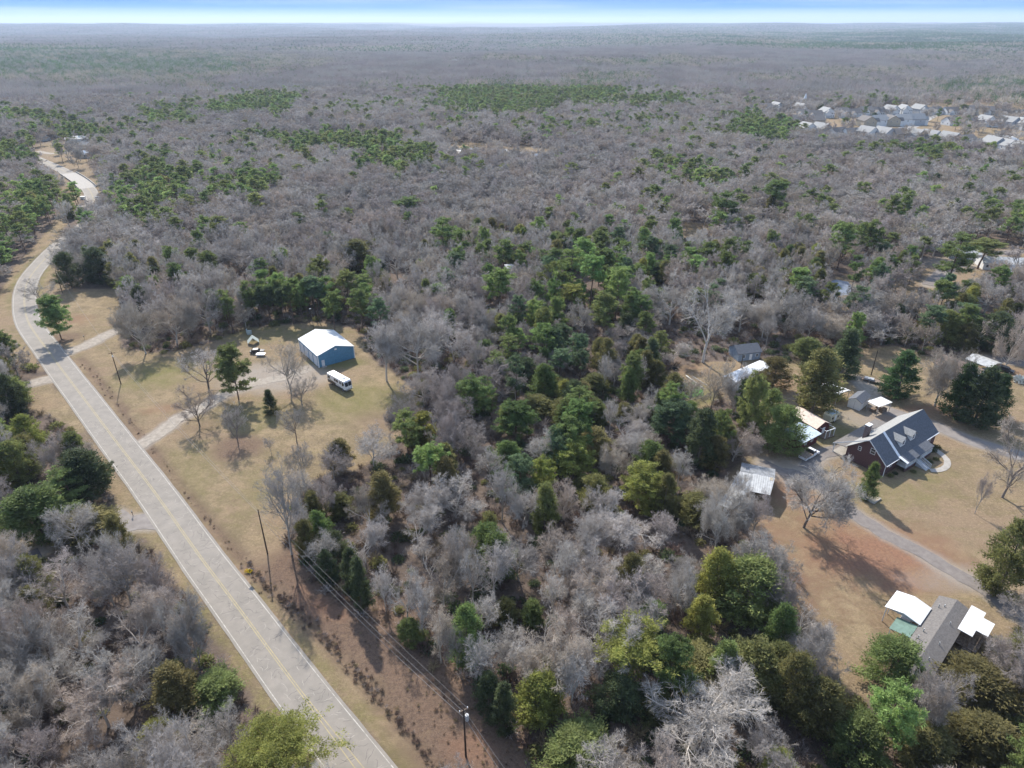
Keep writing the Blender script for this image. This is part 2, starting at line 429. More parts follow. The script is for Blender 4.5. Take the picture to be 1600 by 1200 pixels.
Z = Z + 0.10 * wav(X, Y, 0.35) * smooth(5.5, 9, road_d) * (1 - np.maximum(openm * .7, 0)) * near_m - 0.04
ny, nx = GX.shape
ii = np.arange(nx - 1)[None, :] + (np.arange(ny - 1) * nx)[:, None]
quads = np.stack([ii, ii + 1, ii + nx + 1, ii + nx], -1).reshape(-1, 4)
gme = np_mesh('ground', np.stack([X, Y, Z], 1), [quads])
for nm, arr in (('dry', dry), ('green', green), ('clay', clay), ('gravel', gravel), ('brush', brush)):
    at_ = gme.attributes.new(nm, 'FLOAT', 'POINT'); at_.data.foreach_set('value', np.clip(arr, 0, 1).astype(np.float32))
for p_ in (gme,): p_.polygons.foreach_set('use_smooth', np.ones(len(gme.polygons), bool))

gm = bpy.data.materials.new('ground'); gm.use_nodes = True
n, l = gm.node_tree.nodes, gm.node_tree.links
gb = n['Principled BSDF']; gb.inputs['Roughness'].default_value = 0.95; gb.inputs['Specular IOR Level'].default_value = 0.1
gt = n.new('ShaderNodeTexCoord')
def gnoise(scale, detail=5, rough=0.65, stretch=None, rot=0):
    z = n.new('ShaderNodeTexNoise'); z.inputs['Scale'].default_value = scale; z.inputs['Detail'].default_value = detail; z.inputs['Roughness'].default_value = rough
    if stretch:
        mp = n.new('ShaderNodeMapping'); mp.inputs['Scale'].default_value = stretch; mp.inputs['Rotation'].default_value = (0, 0, rot)
        l.new(gt.outputs['Object'], mp.inputs[0]); l.new(mp.outputs[0], z.inputs['Vector'])
    else: l.new(gt.outputs['Object'], z.inputs['Vector'])
    return z.outputs['Fac']
def gmap(x, a, b, c=0.0, d=1.0):
    r = n.new('ShaderNodeMapRange'); r.inputs['From Min'].default_value = a; r.inputs['From Max'].default_value = b; r.inputs['To Min'].default_value = c; r.inputs['To Max'].default_value = d
    l.new(x, r.inputs['Value']); return r.outputs[0]
def gmix(f, a, b):
    r = n.new('ShaderNodeMix'); r.data_type = 'RGBA'
    if isinstance(f, float): r.inputs['Factor'].default_value = f
    else: l.new(f, r.inputs['Factor'])
    for s_, v_ in (('A', a), ('B', b)):
        if isinstance(v_, tuple): r.inputs[s_].default_value = (*v_, 1)
        else: l.new(v_, r.inputs[s_])
    return r.outputs['Result']
def gmath(op, a, b):
    r = n.new('ShaderNodeMath'); r.operation = op
    for i_, v_ in enumerate((a, b)):
        if isinstance(v_, (int, float)): r.inputs[i_].default_value = v_
        else: l.new(v_, r.inputs[i_])
    return r.outputs[0]
n_big = gnoise(0.035); n_mid = gnoise(0.22, 6, 0.7); n_fine = gnoise(1.7, 6, 0.75); n_grain = gnoise(6.0, 4, 0.8); n_str = gnoise(0.25, 5, 0.7, (0.25, 1.6, 1), 0.85)
litter = gmix(gmap(n_mid, .35, .65), (0.150, 0.112, 0.086), (0.085, 0.066, 0.054))
litter = gmix(gmap(n_fine, .48, .72), litter, (0.165, 0.13, 0.108))
dryc = gmix(gmap(n_mid, .40, .60), (0.285, 0.215, 0.128), (0.172, 0.132, 0.080))
dryc = gmix(gmap(n_big, .45, .58), dryc, (0.235, 0.168, 0.110))
n_patch = gnoise(0.09, 7, 0.72)
dryc = gmix(gmap(n_patch, .50, .60, 0, .7), dryc, (0.165, 0.130, 0.074))
dryc = gmix(gmap(gnoise(0.55, 7, 0.8), .53, .64, 0, .7), dryc, (0.145, 0.105, 0.070))
dryc = gmix(gmap(n_str, .52, .70, 0, .65), dryc, (0.165, 0.140, 0.062))
dryc = gmix(gmap(n_fine, .48, .66, 0, .8), dryc, (0.33, 0.25, 0.155))
dryc = gmix(gmap(n_grain, .50, .66, 0, .75), dryc, (0.12, 0.092, 0.055))
greenc = gmix(gmap(n_fine, .35, .7), (0.115, 0.125, 0.034), (0.185, 0.165, 0.062))
clayc = gmix(gmap(n_fine, .38, .62), (0.275, 0.152, 0.095), (0.185, 0.105, 0.070))
gravc = gmix(gmap(n_fine, .3, .7), (0.33, 0.285, 0.23), (0.235, 0.20, 0.17))
brushc = gmix(gmap(n_fine, .38, .62), (0.175, 0.115, 0.080), (0.100, 0.068, 0.050))
brushc = gmix(gmap(n_grain, .48, .66, 0, .7), brushc, (0.22, 0.165, 0.12))
def gattr(nm, soft=0.34):
    a_ = n.new('ShaderNodeAttribute'); a_.attribute_name = nm
    w_ = gmath('ADD', a_.outputs['Fac'], gmath('MULTIPLY', gmath('SUBTRACT', gmath('ADD', gmath('MULTIPLY', n_mid, 0.6), gmath('MULTIPLY', n_fine, 0.4)), 0.5), 1.5))
    return gmap(w_, .5 - soft, .5 + soft)
base = gmix(gattr('dry', .25), litter, dryc)
for nm, cc in (('green', greenc), ('brush', brushc), ('clay', clayc), ('gravel', gravc)):
    base = gmix(gattr(nm), base, cc)
l.new(base, gb.inputs['Base Color'])
gbp = n.new('ShaderNodeBump'); gbp.inputs['Strength'].default_value = 0.6; gbp.inputs['Distance'].default_value = 0.25
l.new(gmath('ADD', n_fine, n_grain), gbp.inputs['Height']); l.new(gbp.outputs[0], gb.inputs['Normal'])
gme.materials.append(gm)
ground = add('ground', gme, kind='structure')

# ---------------------------------------------------------------- road, markings, drives
M['asphalt'] = mat('asphalt', (0.265, 0.237, 0.203), 0.85, 0.2, color2=(0.205, 0.186, 0.160), scale=0.35, detail=9, bump=0.15, stretch=(1, 1, 1))
M['asphalt_old'] = mat('asphalt_old', (0.24, 0.215, 0.195), 0.85, 0.3, color2=(0.17, 0.15, 0.135), scale=0.5, detail=8)
M['asphalt_dark'] = mat('asphalt_dark', (0.12, 0.11, 0.115), 0.8, 0.3, color2=(0.08, 0.072, 0.075), scale=0.5, detail=8)
M['gravel'] = mat('gravel', (0.35, 0.31, 0.255), 0.9, 0.2, color2=(0.22, 0.185, 0.15), scale=0.9, detail=9, bump=0.4)
M['gravel_grey'] = mat('gravel_grey', (0.22, 0.195, 0.175), 0.9, 0.2, color2=(0.15, 0.13, 0.118), scale=0.8, detail=9, bump=0.4)
M['concrete'] = mat('concrete', (0.34, 0.315, 0.28), 0.85, 0.2, 0.08, 0.8)
M['line_white'] = mat('line_white', (0.50, 0.475, 0.42), 0.8, 0.2, color2=(0.26, 0.24, 0.205), scale=1.6, detail=7)
M['line_yellow'] = mat('line_yellow', (0.40, 0.33, 0.17), 0.8, 0.2, color2=(0.27, 0.235, 0.16), scale=1.3, detail=7)
M['crack'] = mat('crack', (0.36, 0.33, 0.285), 0.9, 0.2, color2=(0.26, 0.23, 0.2), scale=2, detail=6)
M['crack_dark'] = mat('crack_dark', (0.12, 0.11, 0.10), 0.9, 0.2, 0.1, 2)
road = strip('road', ROAD, -ROAD_W / 2, ROAD_W / 2, 0.02, M['asphalt'], 0.05, cross=6, kind='structure')
strip('edge_line', ROAD, -ROAD_W / 2 + .45, -ROAD_W / 2 + .58, 0.026, M['line_white'], 0.015, parent=road)
strip('edge_line', ROAD, ROAD_W / 2 - .58, ROAD_W / 2 - .45, 0.026, M['line_white'], 0.015, parent=road)
# two yellow centre lines that spread apart towards the near end
def yellow(sgn):
    v, f = [], []
    for i, p in enumerate(ROAD):
        t, nn = frame_of(ROAD, i)
        d = hypot(p.x, p.y)
        s = 0.17 + 0.50 * float(1 - smooth(50, 84, np.array(d)))
        for o in (sgn * s - 0.07, sgn * s + 0.07):
            q = p + nn * o; v.append((q.x, q.y, 0.026))
    for i in range(len(ROAD) - 1): a = 2 * i; f.append((a, a + 2, a + 3, a + 1))
    me = bpy.data.meshes.new('centre_line'); me.from_pydata(v, [], f); me.materials.append(M['line_yellow']); me.update()
    add('centre_line', me, road)
yellow(1); yellow(-1)
# worn seams and cracks: thin crooked ribbons a few millimetres proud of the asphalt
def cracks(name, m, count, seed, wide, dmax, lon):
    rr = random.Random(seed); v, f = [], []
    cand = [i for i, p in enumerate(ROAD) if 40 < p.y < dmax]
    for _ in range(count):
        i = rr.choice(cand); p = ROAD[i]; t, nn = frame_of(ROAD, i)
        side = rr.choice((-1, 1)); L = rr.uniform(0.6, 2.6)
        o = side * rr.uniform(0.4, 3.2); a = t * rr.uniform(-1.5, 1.5) + p + nn * o
        ang = rr.uniform(-.5, .5) + (0 if rr.random() < lon else pi / 2)
        d = t * cos(ang) + nn * sin(ang); pr = None
        k = int(L / 0.3) + 2
        for j in range(k):
            pn = Vector((-d.y, d.x, 0)) * wide * rr.uniform(.5, 1.2) * (1 if 0 < j < k - 1 else .15)
            v += [(a.x - pn.x, a.y - pn.y, 0.0245), (a.x + pn.x, a.y + pn.y, 0.0245)]
            if j: q = len(v); f.append((q - 4, q - 3, q - 1, q - 2))
            d = (d + Vector((rr.uniform(-.6, .6), rr.uniform(-.6, .6), 0))).normalized(); a = a + d * 0.3
            if abs((a - p).dot(nn)) > 3.3: break
    me = bpy.data.meshes.new(name); me.from_pydata(v, [], f); me.materials.append(m); me.update()
    add(name, me, road, kind='stuff')
cracks('crack_filler', M['crack'], 330, 3, 0.055, 260, .25)
cracks('hairline_crack', M['crack_dark'], 260, 5, 0.03, 160, .4)
# repaired asphalt patch
for k, (px, dd_, c) in enumerate([(66, 0, 'asphalt_old'), (112, 0, 'asphalt_old')]):
    pass
for i_, (k, (px, w, mt)) in enumerate(DRIVES.items()):
    L = resample([at(*p) for p in px], 1.5)
    strip('driveway', L, -w / 2, w / 2, 0.008 + 0.0004 * i_, M[mt], 0.28, cross=2, kind='structure', seed=i_ + 10)
# wheel tracks on the long drive

# ================================================================= trees
def norm(a): return a / (np.linalg.norm(a, axis=-1, keepdims=True) + 1e-9)
def grow(P, D, L, R, K, rng, wob, up):
    pts = [P]; d = D
    for k in range(K):
        d = norm(d + rng.normal(0, wob, d.shape) + np.array([0, 0, up]))
        pts.append(pts[-1] + d * (L / K)[:, None])
    return np.stack(pts, 1)
def spawn(pts, L, n, t0, t1, ang, ratio, rng, env=None, angj=0.2):
    N, K1, _ = pts.shape
    t = rng.uniform(t0, t1, (N, n)); t.sort(1)
    u = t * (K1 - 1); i = np.minimum(u.astype(int), K1 - 2); fr = (u - i)[..., None]
    a = np.take_along_axis(pts, i[..., None], 1); b = np.take_along_axis(pts, i[..., None] + 1, 1)
    P = a * (1 - fr) + b * fr; T = norm(b - a)
    rnd = norm(rng.normal(0, 1, P.shape)); side = norm(rnd - (rnd * T).sum(-1, keepdims=True) * T)
    an = ang + rng.normal(0, angj, (N, n, 1))
    D = norm(T * np.cos(an) + side * np.sin(an))
    ln = L[:, None] * ratio * (1.12 - 0.45 * t) * rng.uniform(.75, 1.25, (N, n))
    P = P.reshape(-1, 3); D = D.reshape(-1, 3); ln = ln.ravel()
    if env is not None:
        c, r = env
        e = P + D * ln[:, None]; q = np.linalg.norm((e - c) / r, axis=1)
        ln = np.where(q > 1, ln * np.clip(1.75 - 0.75 * q, .25, 1), ln)
    return P, D, ln
def tubes(pts, r0, r1, sides):
    N, K1, _ = pts.shape
    T = norm(np.gradient(pts, axis=1)); ref = np.where(np.abs(T[..., 2:3]) > .9, np.array([1., 0, 0]), np.array([0, 0, 1.]))
    A = norm(np.cross(T, ref)); B = np.cross(T, A)
    rad = r0[:, None] * (1 - np.linspace(0, 1, K1))[None] + r1[:, None] * np.linspace(0, 1, K1)[None]
    th = np.arange(sides) * 2 * pi / sides
    V = pts[:, :, None] + rad[:, :, None, None] * (A[:, :, None] * np.cos(th)[None, None, :, None] + B[:, :, None] * np.sin(th)[None, None, :, None])
    V = V.reshape(-1, 3)
    base = (np.arange(N) * K1 * sides)[:, None, None] + (np.arange(K1 - 1) * sides)[None, :, None]
    k = np.arange(sides)[None, None]; k2 = (k + 1) % sides
    F = np.stack([base + k, base + k2, base + sides + k2, base + sides + k], -1).reshape(-1, 4)
    return V, F
def ribbons(pts, w, rng):
    N, K1, _ = pts.shape
    T = norm(pts[:, -1] - pts[:, 0]); s = norm(np.cross(T, rng.normal(0, 1, T.shape)))
    ww = w[:, None] * np.linspace(1, .25, K1)[None]
    V = np.stack([pts - s[:, None] * ww[..., None] / 2, pts + s[:, None] * ww[..., None] / 2], 2).reshape(-1, 3)
    b = (np.arange(N) * K1 * 2)[:, None] + (np.arange(K1 - 1) * 2)[None]
    F = np.stack([b, b + 1, b + 3, b + 2], -1).reshape(-1, 4)
    return V, F
def spikes(P, D, L, w, rng):
    s = norm(np.cross(D, rng.normal(0, 1, D.shape))) * (w / 2)[:, None]
    V = np.stack([P - s, P + s, P + D * L[:, None]], 1).reshape(-1, 3)
    return V, np.arange(len(P) * 3).reshape(-1, 3)
def cards(C, size, rng, nrm=None, asp=0.6):
    """small leaf-spray triangles centred on C"""
    n_ = len(C)
    d = norm(rng.normal(0, 1, (n_, 3))) if nrm is None else norm(nrm + rng.normal(0, .55, (n_, 3)))
    s = norm(np.cross(d, rng.normal(0, 1, (n_, 3)))) * (size * asp * .5)[:, None]
    V = np.stack([C - s - d * size[:, None] * .4, C + s - d * size[:, None] * .4, C + d * size[:, None] * .6], 1).reshape(-1, 3)
    return V, np.arange(n_ * 3).reshape(-1, 3)
def join(parts):
    Vs, Fs, o = [], [], 0
    for V, F in parts: Vs.append(V); Fs.append(F + o); o += len(V)
    return np.concatenate(Vs), Fs

def gen_bare(seed, H=16, W=13, trunk=.28, n=(6, 5, 6, 6, 6), tw=.05, up=.10, sides=(6, 4, 3), a0=.55, open_=1.0):
    """leafless broadleaf tree: returns wood mesh data and twig mesh data; unit box: height H, crown width W"""
    rng = np.random.default_rng(seed)
    env = (np.array([0, 0, H * .60]), np.array([W / 2, W / 2, H * .42]))
    one = lambda v: np.array([v], float)
    p0 = grow(np.zeros((1, 3)), np.array([[rng.normal(0, .05), rng.normal(0, .05), 1.]]), one(H * (trunk + .25)), one(.2), 6, rng, .05, .05)
    r = H * .017 * open_
    wood = [tubes(p0, one(r), one(r * .45), sides[0])]
    twigs = []
    P, D, L = spawn(p0, one(H * .62), n[0], trunk / (trunk + .25) * .8, 1.0, a0, .95, rng, env)
    p1 = grow(P, D, L, None, 5, rng, .13, up); wood.append(tubes(p1, np.full(len(P), r * .52), np.full(len(P), r * .16), sides[1]))
    P, D, L = spawn(p1, L, n[1], .18, 1.0, .72, .52, rng, env)
    p2 = grow(P, D, L, None, 4, rng, .16, up * .8); wood.append(tubes(p2, np.full(len(P), r * .22), np.full(len(P), r * .07), sides[2]))
    P, D, L = spawn(p2, L, n[2], .15, 1.0, .75, .55, rng, env)
    p3 = grow(P, D, L, None, 3, rng, .18, up * .6); twigs.append(ribbons(p3, np.full(len(P), r * .20 + tw * .3), rng))
    if n[3]:
        P, D, L = spawn(p3, L, n[3], .1, 1.0, .7, .62, rng, env)
        p4 = grow(P, D, L, None, 2, rng, .2, up * .5); twigs.append(ribbons(p4, np.full(len(P), tw), rng))
        if n[4]:
            P, D, L = spawn(p4, L, n[4], .1, 1.0, .65, .75, rng, env)
            twigs.append(spikes(P, D, L, np.full(len(P), tw * .8), rng))
    return join(wood), join(twigs)

def gen_pine(seed, H=17, W=7.5, c0=.45, limbs=26, nclump=7, needles=26, ns=.62, flat=False, clump_r=.75):
    rng = np.random.default_rng(seed); one = lambda v: np.array([v], float)
    p0 = grow(np.zeros((1, 3)), np.array([[0, 0, 1.]]), one(H * .96), one(.2), 8, rng, .018, .03)
    wood = [tubes(p0, one(H * .0125), one(H * .003), 6)]
    t = np.sort(rng.uniform(c0, .99, limbs)); zi = t * (p0.shape[1] - 1)
    i = np.minimum(zi.astype(int), p0.shape[1] - 2); fr = (zi - i)[:, None]
    P = p0[0][i] * (1 - fr) + p0[0][i + 1] * fr
    az = rng.uniform(0, 2 * pi, limbs) + np.arange(limbs) * 2.4
    s = (t - c0) / (1 - c0)
    prof = (np.sqrt(np.clip(1 - s ** 2.2, 0, 1)) * .9 + .12) if not flat else (np.clip(s * 2.2, .25, 1) * np.sqrt(np.clip(1 - s ** 5, 0.05, 1)))
    prof = prof * np.where(s < .25, .65 + s * 1.4, 1) * rng.uniform(.7, 1.12, limbs)
    el = .15 + .55 * s
    D = np.stack([np.cos(az) * np.cos(el), np.sin(az) * np.cos(el), np.sin(el)], 1)
    L = W / 2 * prof
    p1 = grow(P, D, L, None, 3, rng, .08, .06)
    wood.append(tubes(p1, np.full(limbs, H * .0035), np.full(limbs, H * .001), 3))
    tt = rng.uniform(.35, 1.05, (limbs, nclump)); tt[:, 0] = 1
    C = P[:, None] + (p1[:, -1] - P)[:, None] * tt[..., None] + rng.normal(0, 1, (limbs, nclump, 3)) * np.array([.42, .42, .22]) * (W / 7.5)
    C = C.reshape(-1, 3)
    C = np.concatenate([C, p0[0][-1] + rng.normal(0, .4, (6, 3))])
    q = np.repeat(C, needles, 0)
    d = norm(rng.normal(0, 1, q.shape) + np.array([0, 0, .55]))
    rr = clump_r * rng.uniform(.35, 1.0, len(q)) * np.repeat(rng.uniform(.7, 1.2, len(C)), needles)
    V = cards(q + d * rr[:, None] * np.array([1, 1, .7]), rng.uniform(.7, 1.2, len(q)) * ns, rng, nrm=d, asp=.42)
    return join(wood), join([V])

def gen_cedar(seed, H=12, W=7, c0=.06, count=6500, size=.55, power=1.0, lobes=26, cone=.5, droop=0.0):
    """dense evergreen: sprays spread over many overlapping branch tongues"""
    rng = np.random.default_rng(seed); one = lambda v: np.array([v], float)
    p0 = grow(np.zeros((1, 3)), np.array([[0, 0, 1.]]), one(H * .94), one(.2), 5, rng, .02, .03)
    wood = [tubes(p0, one(H * .018), one(H * .003), 6)]
    nb = lobes * 4
    s = rng.uniform(0, 1, nb) ** .9; z = H * (c0 + (1 - c0) * s)
    oval = np.sqrt(np.clip(1 - (2 * s - .55) ** 2 / 2.1025, 0, 1)); con = (1 - s) ** .75 * 1.05 * np.clip(s * 9 + .45, 0, 1)
    prof = (oval * (1 - cone) + con * cone + .05)
    az = rng.uniform(0, 2 * pi, nb); rad = W / 2 * prof * rng.uniform(.62, 1.18, nb) * (1 + .16 * np.sin(az * 2 + seed) + .1 * np.sin(az * 3 + z))
    el = .30 + .6 * s - droop
    D = np.stack([np.cos(az), np.sin(az), np.tan(el) * .6], 1)
    tip = np.stack([rad * np.cos(az), rad * np.sin(az), z + rad * .22], 1)
    base = np.stack([0 * az, 0 * az, z - rad * .25], 1)
    wood.append(tubes(np.stack([base, tip * .85 + base * .15], 1), np.full(nb, H * .0025), np.full(nb, .02), 3))
    per = count // nb
    t = rng.uniform(.25, 1.0, (nb, per)) ** .6
    C = base[:, None] + (tip - base)[:, None] * t[..., None]
    spread = W * .078 * (1.15 - .55 * t)[..., None]
    C = C + rng.normal(0, 1, C.shape) * spread * np.array([1, 1, .75])
    nr = np.repeat(norm(D)[:, None], per, 1).reshape(-1, 3)
    C = C.reshape(-1, 3); C[:, 2] = np.clip(C[:, 2], H * .03, H * 1.05)
    V = cards(C, rng.uniform(.6, 1.25, len(C)) * size, rng, nrm=nr + np.array([0, 0, .35]), asp=.55)
    return join(wood), join([V])

def unit(data, H, W):
    """scale so that the height is 1 and the crown width is 1"""
    (wv, wf), (tv, tf) = data
    h = tv[:, 2].max(); r = np.percentile(np.hypot(tv[:, 0], tv[:, 1]), 98)
    s = np.array([.5 / r, .5 / r, 1 / h])
    return (wv * s, wf), (tv * s, tf)

MODELS = {}
def model(kind, key, data, mats):
    (wv, wf), (tv, tf) = unit(data, 1, 1)
    MODELS.setdefault(key, []).append((np_mesh(kind + '_trunk', wv, wf, [mats[0]]), np_mesh(kind + '_crown', tv, tf, [mats[1]])))
for s_ in range(4): model('bare', 'bare_broad', gen_bare(100 + s_, 15, 14, .14, (10, 7, 7, 7, 5), tw=.046, a0=.85, up=.05), (M['limb_pale'], M['twig_pale']))
for s_ in range(4): model('bare', 'bare_tall', gen_bare(120 + s_, 17, 10, .26, (9, 6, 7, 5, 4), tw=.046, a0=.62, up=.08), (M['limb_pale'], M['twig_pale']))
for s_ in range(2): model('bare', 'bare_dense', gen_bare(160 + s_, 14, 13, .12, (11, 8, 8, 7, 5), tw=.036, a0=.9, up=.04), (M['limb_pale'], M['twig_pale']))
for s_ in range(3): model('bare', 'bare_open', gen_bare(140 + s_, 12, 9, .09, (9, 6, 6, 5, 4), tw=.036, a0=.68, up=.10), (M['limb_grey'], M['twig_pale']))
for s_ in range(4): model('pine', 'pine', gen_pine(200 + s_, c0=(.42, .5, .35, .58)[s_], limbs=30, nclump=8, needles=40, ns=.44), (M['pine_bark'], M['leaf_green']))
model('pine', 'pine_flat', gen_pine(210, 14, 10, .55, 26, 12, 40, ns=.40, flat=True), (M['limb_pale'], M['leaf_yellow']))
model('pine', 'pine_big', gen_pine(213, 11, 9, .10, 80, 12, 46, ns=.20, clump_r=.52), (M['pine_bark'], M['leaf_yellow']))
model('pine', 'pine_low', gen_pine(211, 11, 7.5, .16, 50, 9, 36, ns=.38, clump_r=.6), (M['pine_bark'], M['leaf_green']))
model('pine', 'pine_low', gen_pine(212, 11, 8, .12, 54, 9, 36, ns=.36, clump_r=.6), (M['pine_bark'], M['leaf_green']))
for s_ in range(4): model('cedar', 'cedar', gen_cedar(300 + s_, 12, (7, 6.4, 7.4, 6)[s_], .05, 15000, .36, cone=(.35, .6, .15, .75)[s_]), (M['bark'], M['leaf_olive']))
for s_ in range(2): model('cypress', 'cypress', gen_cedar(320 + s_, 12, 6, .02, 12000, .36, cone=.9, lobes=32), (M['bark'], M['leaf_cypress']))
# coarser meshes for the middle distance
for s_ in range(4): model('bare', 'm_bare', gen_bare(400 + s_, 15, (12, 9, 13, 10)[s_], .2, (9, 6, 7, 6, 0), tw=.12, sides=(4, 3, 3), a0=.8, up=.05), (M['limb_grey'], M['twig_mauve']))
for s_ in range(3): model('pine', 'm_pine', gen_pine(420 + s_, 17, 8, (.4, .5, .3)[s_], 18, 4, 14, ns=1.1, clump_r=.95), (M['pine_bark'], M['leaf_green']))
for s_ in range(2): model('cedar', 'm_cedar', gen_cedar(440 + s_, 12, 7, .05, 1300, 1.15, lobes=14), (M['bark'], M['leaf_olive']))

# ---- composition of the wood: share of evergreens by surveyed patches of canopy (cx, cy, rx, ry, share, kind)
EVER = [(250, 1080, 130, 90, .4, 'cedar'), (60, 1000, 90, 120, .25, 'cedar'), (700, 850, 150, 80, .2, 'cedar'), (1520, 500, 90, 70, .75, 'cedar'), (1400, 400, 110, 60, .35, 'pine'), (1250, 420, 60, 50, .35, 'cedar'), (1550, 330, 70, 40, .25, 'pine'), (950, 330, 60, 25, .3, 'pine'), (480, 320, 60, 25, .25, 'pine'), (885, 520, 60, 45, .6, 'pine'), (950, 520, 50, 40, .5, 'cedar'), (990, 470, 50, 50, .5, 'pine'), (830, 690, 60, 60, .8, 'pine'), (900, 660, 90, 60, .8, 'pine'), (1020, 745, 80, 50, .8, 'pine'), (560, 640, 30, 20, .3, 'pine'), (1130, 630, 50, 70, .6, 'cedar'), (680, 430, 60, 30, .25, 'pine'), (1280, 320, 80, 40, .3, 'pine'), (60, 180, 90, 14, .5, 'pine'), (850, 200, 160, 12, .3, 'pine'), (700, 185, 60, 10, .4, 'pine'), (1030, 155, 80, 12, .45, 'pine'), (1350, 110, 120, 8, .5, 'pine'), (130, 130, 90, 8, .35, 'pine'), (300, 130, 70, 8, .4, 'pine'), (1500, 90, 120, 6, .5, 'pine'), (800, 90, 90, 7, .5, 'pine'), (855, 620, 110, 60, .85, 'cedar'), (960, 600, 90, 60, .6, 'cedar'), (1060, 700, 75, 90, .7, 'cedar'), (930, 720, 90, 60, .65, 'cedar'), (925, 440, 75, 75, .85, 'pine'), (900, 390, 90, 40, .55, 'pine'), (1000, 390, 40, 50, .6, 'pine'), (545, 470, 50, 45, .85, 'pine'),
 (430, 450, 60, 45, .55, 'pine'), (470, 430, 80, 25, .4, 'pine'), (240, 290, 65, 50, .8, 'pine'), (400, 285, 60, 28, .55, 'pine'), (520, 215, 140, 18, .75, 'pine'), (620, 240, 60, 22, .75, 'pine'), (730, 250, 50, 16, .45, 'pine'), (270, 175, 60, 18, .7, 'pine'), (380, 162, 75, 14, .75, 'pine'), (430, 165, 28, 22, .9, 'pine'),
 (780, 150, 110, 28, .8, 'pine'), (900, 140, 100, 22, .7, 'pine'), (960, 118, 70, 12, .6, 'pine'), (1200, 200, 60, 22, .8, 'pine'), (1180, 175, 30, 12, .5, 'pine'), (1450, 230, 120, 14, .6, 'pine'), (1080, 260, 70, 28, .6, 'pine'), (1160, 320, 70, 40, .35, 'pine'), (1360, 360, 70, 30, .35, 'pine'), (1500, 420, 60, 30, .35, 'pine'),
 (760, 490, 90, 30, .3, 'cedar'), (600, 390, 90, 35, .3, 'cedar'), (780, 370, 60, 30, .35, 'cedar'), (560, 400, 40, 30, .5, 'cedar'), (180, 410, 90, 45, .35, 'cedar'), (640, 680, 100, 60, .35, 'cedar'), (560, 820, 70, 70, .35, 'cedar'), (800, 950, 130, 60, .3, 'cedar'), (740, 1010, 60, 60, .7, 'cedar'), (1080, 850, 120, 90, .45, 'cedar'),
 (900, 1130, 170, 90, .75, 'cedar'), (1150, 1000, 120, 100, .85, 'cedar'), (1400, 1150, 260, 90, .95, 'cedar'), (80, 760, 110, 110, .75, 'cedar'), (20, 620, 50, 80, .8, 'cedar'), (20, 420, 40, 110, .8, 'pine'), (60, 310, 60, 45, .85, 'pine'), (30, 230, 60, 30, .75, 'pine'), (330, 1080, 90, 60, .4, 'cedar'), (430, 1180, 120, 50, .7, 'cedar'), (30, 1150, 160, 60, .25, 'cedar'),
 (120, 200, 60, 18, .6, 'pine'), (1540, 480, 70, 60, .5, 'cedar'), (1450, 490, 60, 40, .4, 'cedar'), (1100, 390, 70, 30, .35, 'pine'), (1590, 380, 30, 30, .4, 'pine'), (1500, 130, 150, 10, .4, 'pine'), (1250, 120, 150, 8, .4, 'pine'), (640, 130, 80, 12, .3, 'pine'), (1020, 95, 160, 9, .55, 'pine'), (250, 100, 120, 7, .4, 'pine'), (1350, 70, 250, 6, .5, 'pine'), (560, 75, 180, 6, .4, 'pine')]
def evergreen_share(px, py, base=.08):
    px = px + 16 * np.sin(py * .11 + px * .043) + 9 * np.sin(py * .31 - px * .09); py = py + (np.sin(px * .05) * 5 + np.sin(px * .13 + py * .05) * 4) * np.clip(py / 300, .35, 1.5)
    best = np.full(np.shape(px), base); kind = np.zeros(np.shape(px), int)       # 0 = pine, 1 = cedar
    for cx, cy, rx, ry, s_, k in EVER:
        d = np.hypot((px - cx) / rx, (py - cy) / ry)
        v = s_ * (1 - smooth(.45, 1.32, d))
        kind = np.where(v > best, 1 if k == 'cedar' else 0, kind); best = np.maximum(best, v)
    return best, kind

# ---- trees picked out one by one.  form 'c': crown centre and size in survey pixels;  form 'b': foot, top and crown width
PICK = []
def C(model_, tw, cx, cy, w, h, label, cat='tree', limb=None): PICK.append(('c', model_, tw, cx, cy, w, h, label, cat, limb))
def B(model_, tw, bx, by, top, w, label, cat='tree', limb=None): PICK.append(('b', model_, tw, bx, by, top, w, label, cat, limb))
BARK_DARK = 'bark'
B('bare_open', 'pale', 326, 606, 538, 78, 'leafless tree with grey rounded crown standing left of the lone pine in the roadside field', limb=BARK_DARK)
B('bare_open', 'tan', 312, 665, 600, 62, 'small leafless tree with dark trunk beside the gravel drive nearest the road', limb=BARK_DARK)
B('bare_open', 'grey', 372, 692, 632, 52, 'small leafless tree in a round bed of dark mulch below the lone pine', limb=BARK_DARK)
B('bare_open', 'grey', 464, 692, 632, 50, 'slender leafless tree in the field between the round dark conifer and the motorhome', limb=BARK_DARK)
B('bare_open', 'tan', 455, 612, 532, 78, 'leafless spreading tree in front of the garage doors', limb='limb_grey')
B('bare_open', 'tan', 472, 632, 588, 58, 'low many-stemmed leafless thicket tree between dark conifer and motorhome', limb='limb_grey')
B('bare_open', 'grey', 424, 708, 682, 22, 'tiny leafless sapling at the field middle below the round dark conifer', limb='limb_grey')
B('bare_tall', 'grey', 456, 866, 712, 74, 'tall thin leafless tree at the wood corner right of the bare utility pole', limb='limb_grey')
B('bare_open', 'grey', 474, 752, 685, 44, 'thin pale leafless tree at the field edge above the tall corner tree')
B('pine_low', 'mid', 373, 624, 536, 58, 'lone pine with bare lower trunk standing in the roadside field', 'pine')
B('cypress', 'dark', 424, 645, 608, 27, 'small round dark conifer alone in the field below the garage', 'conifer')
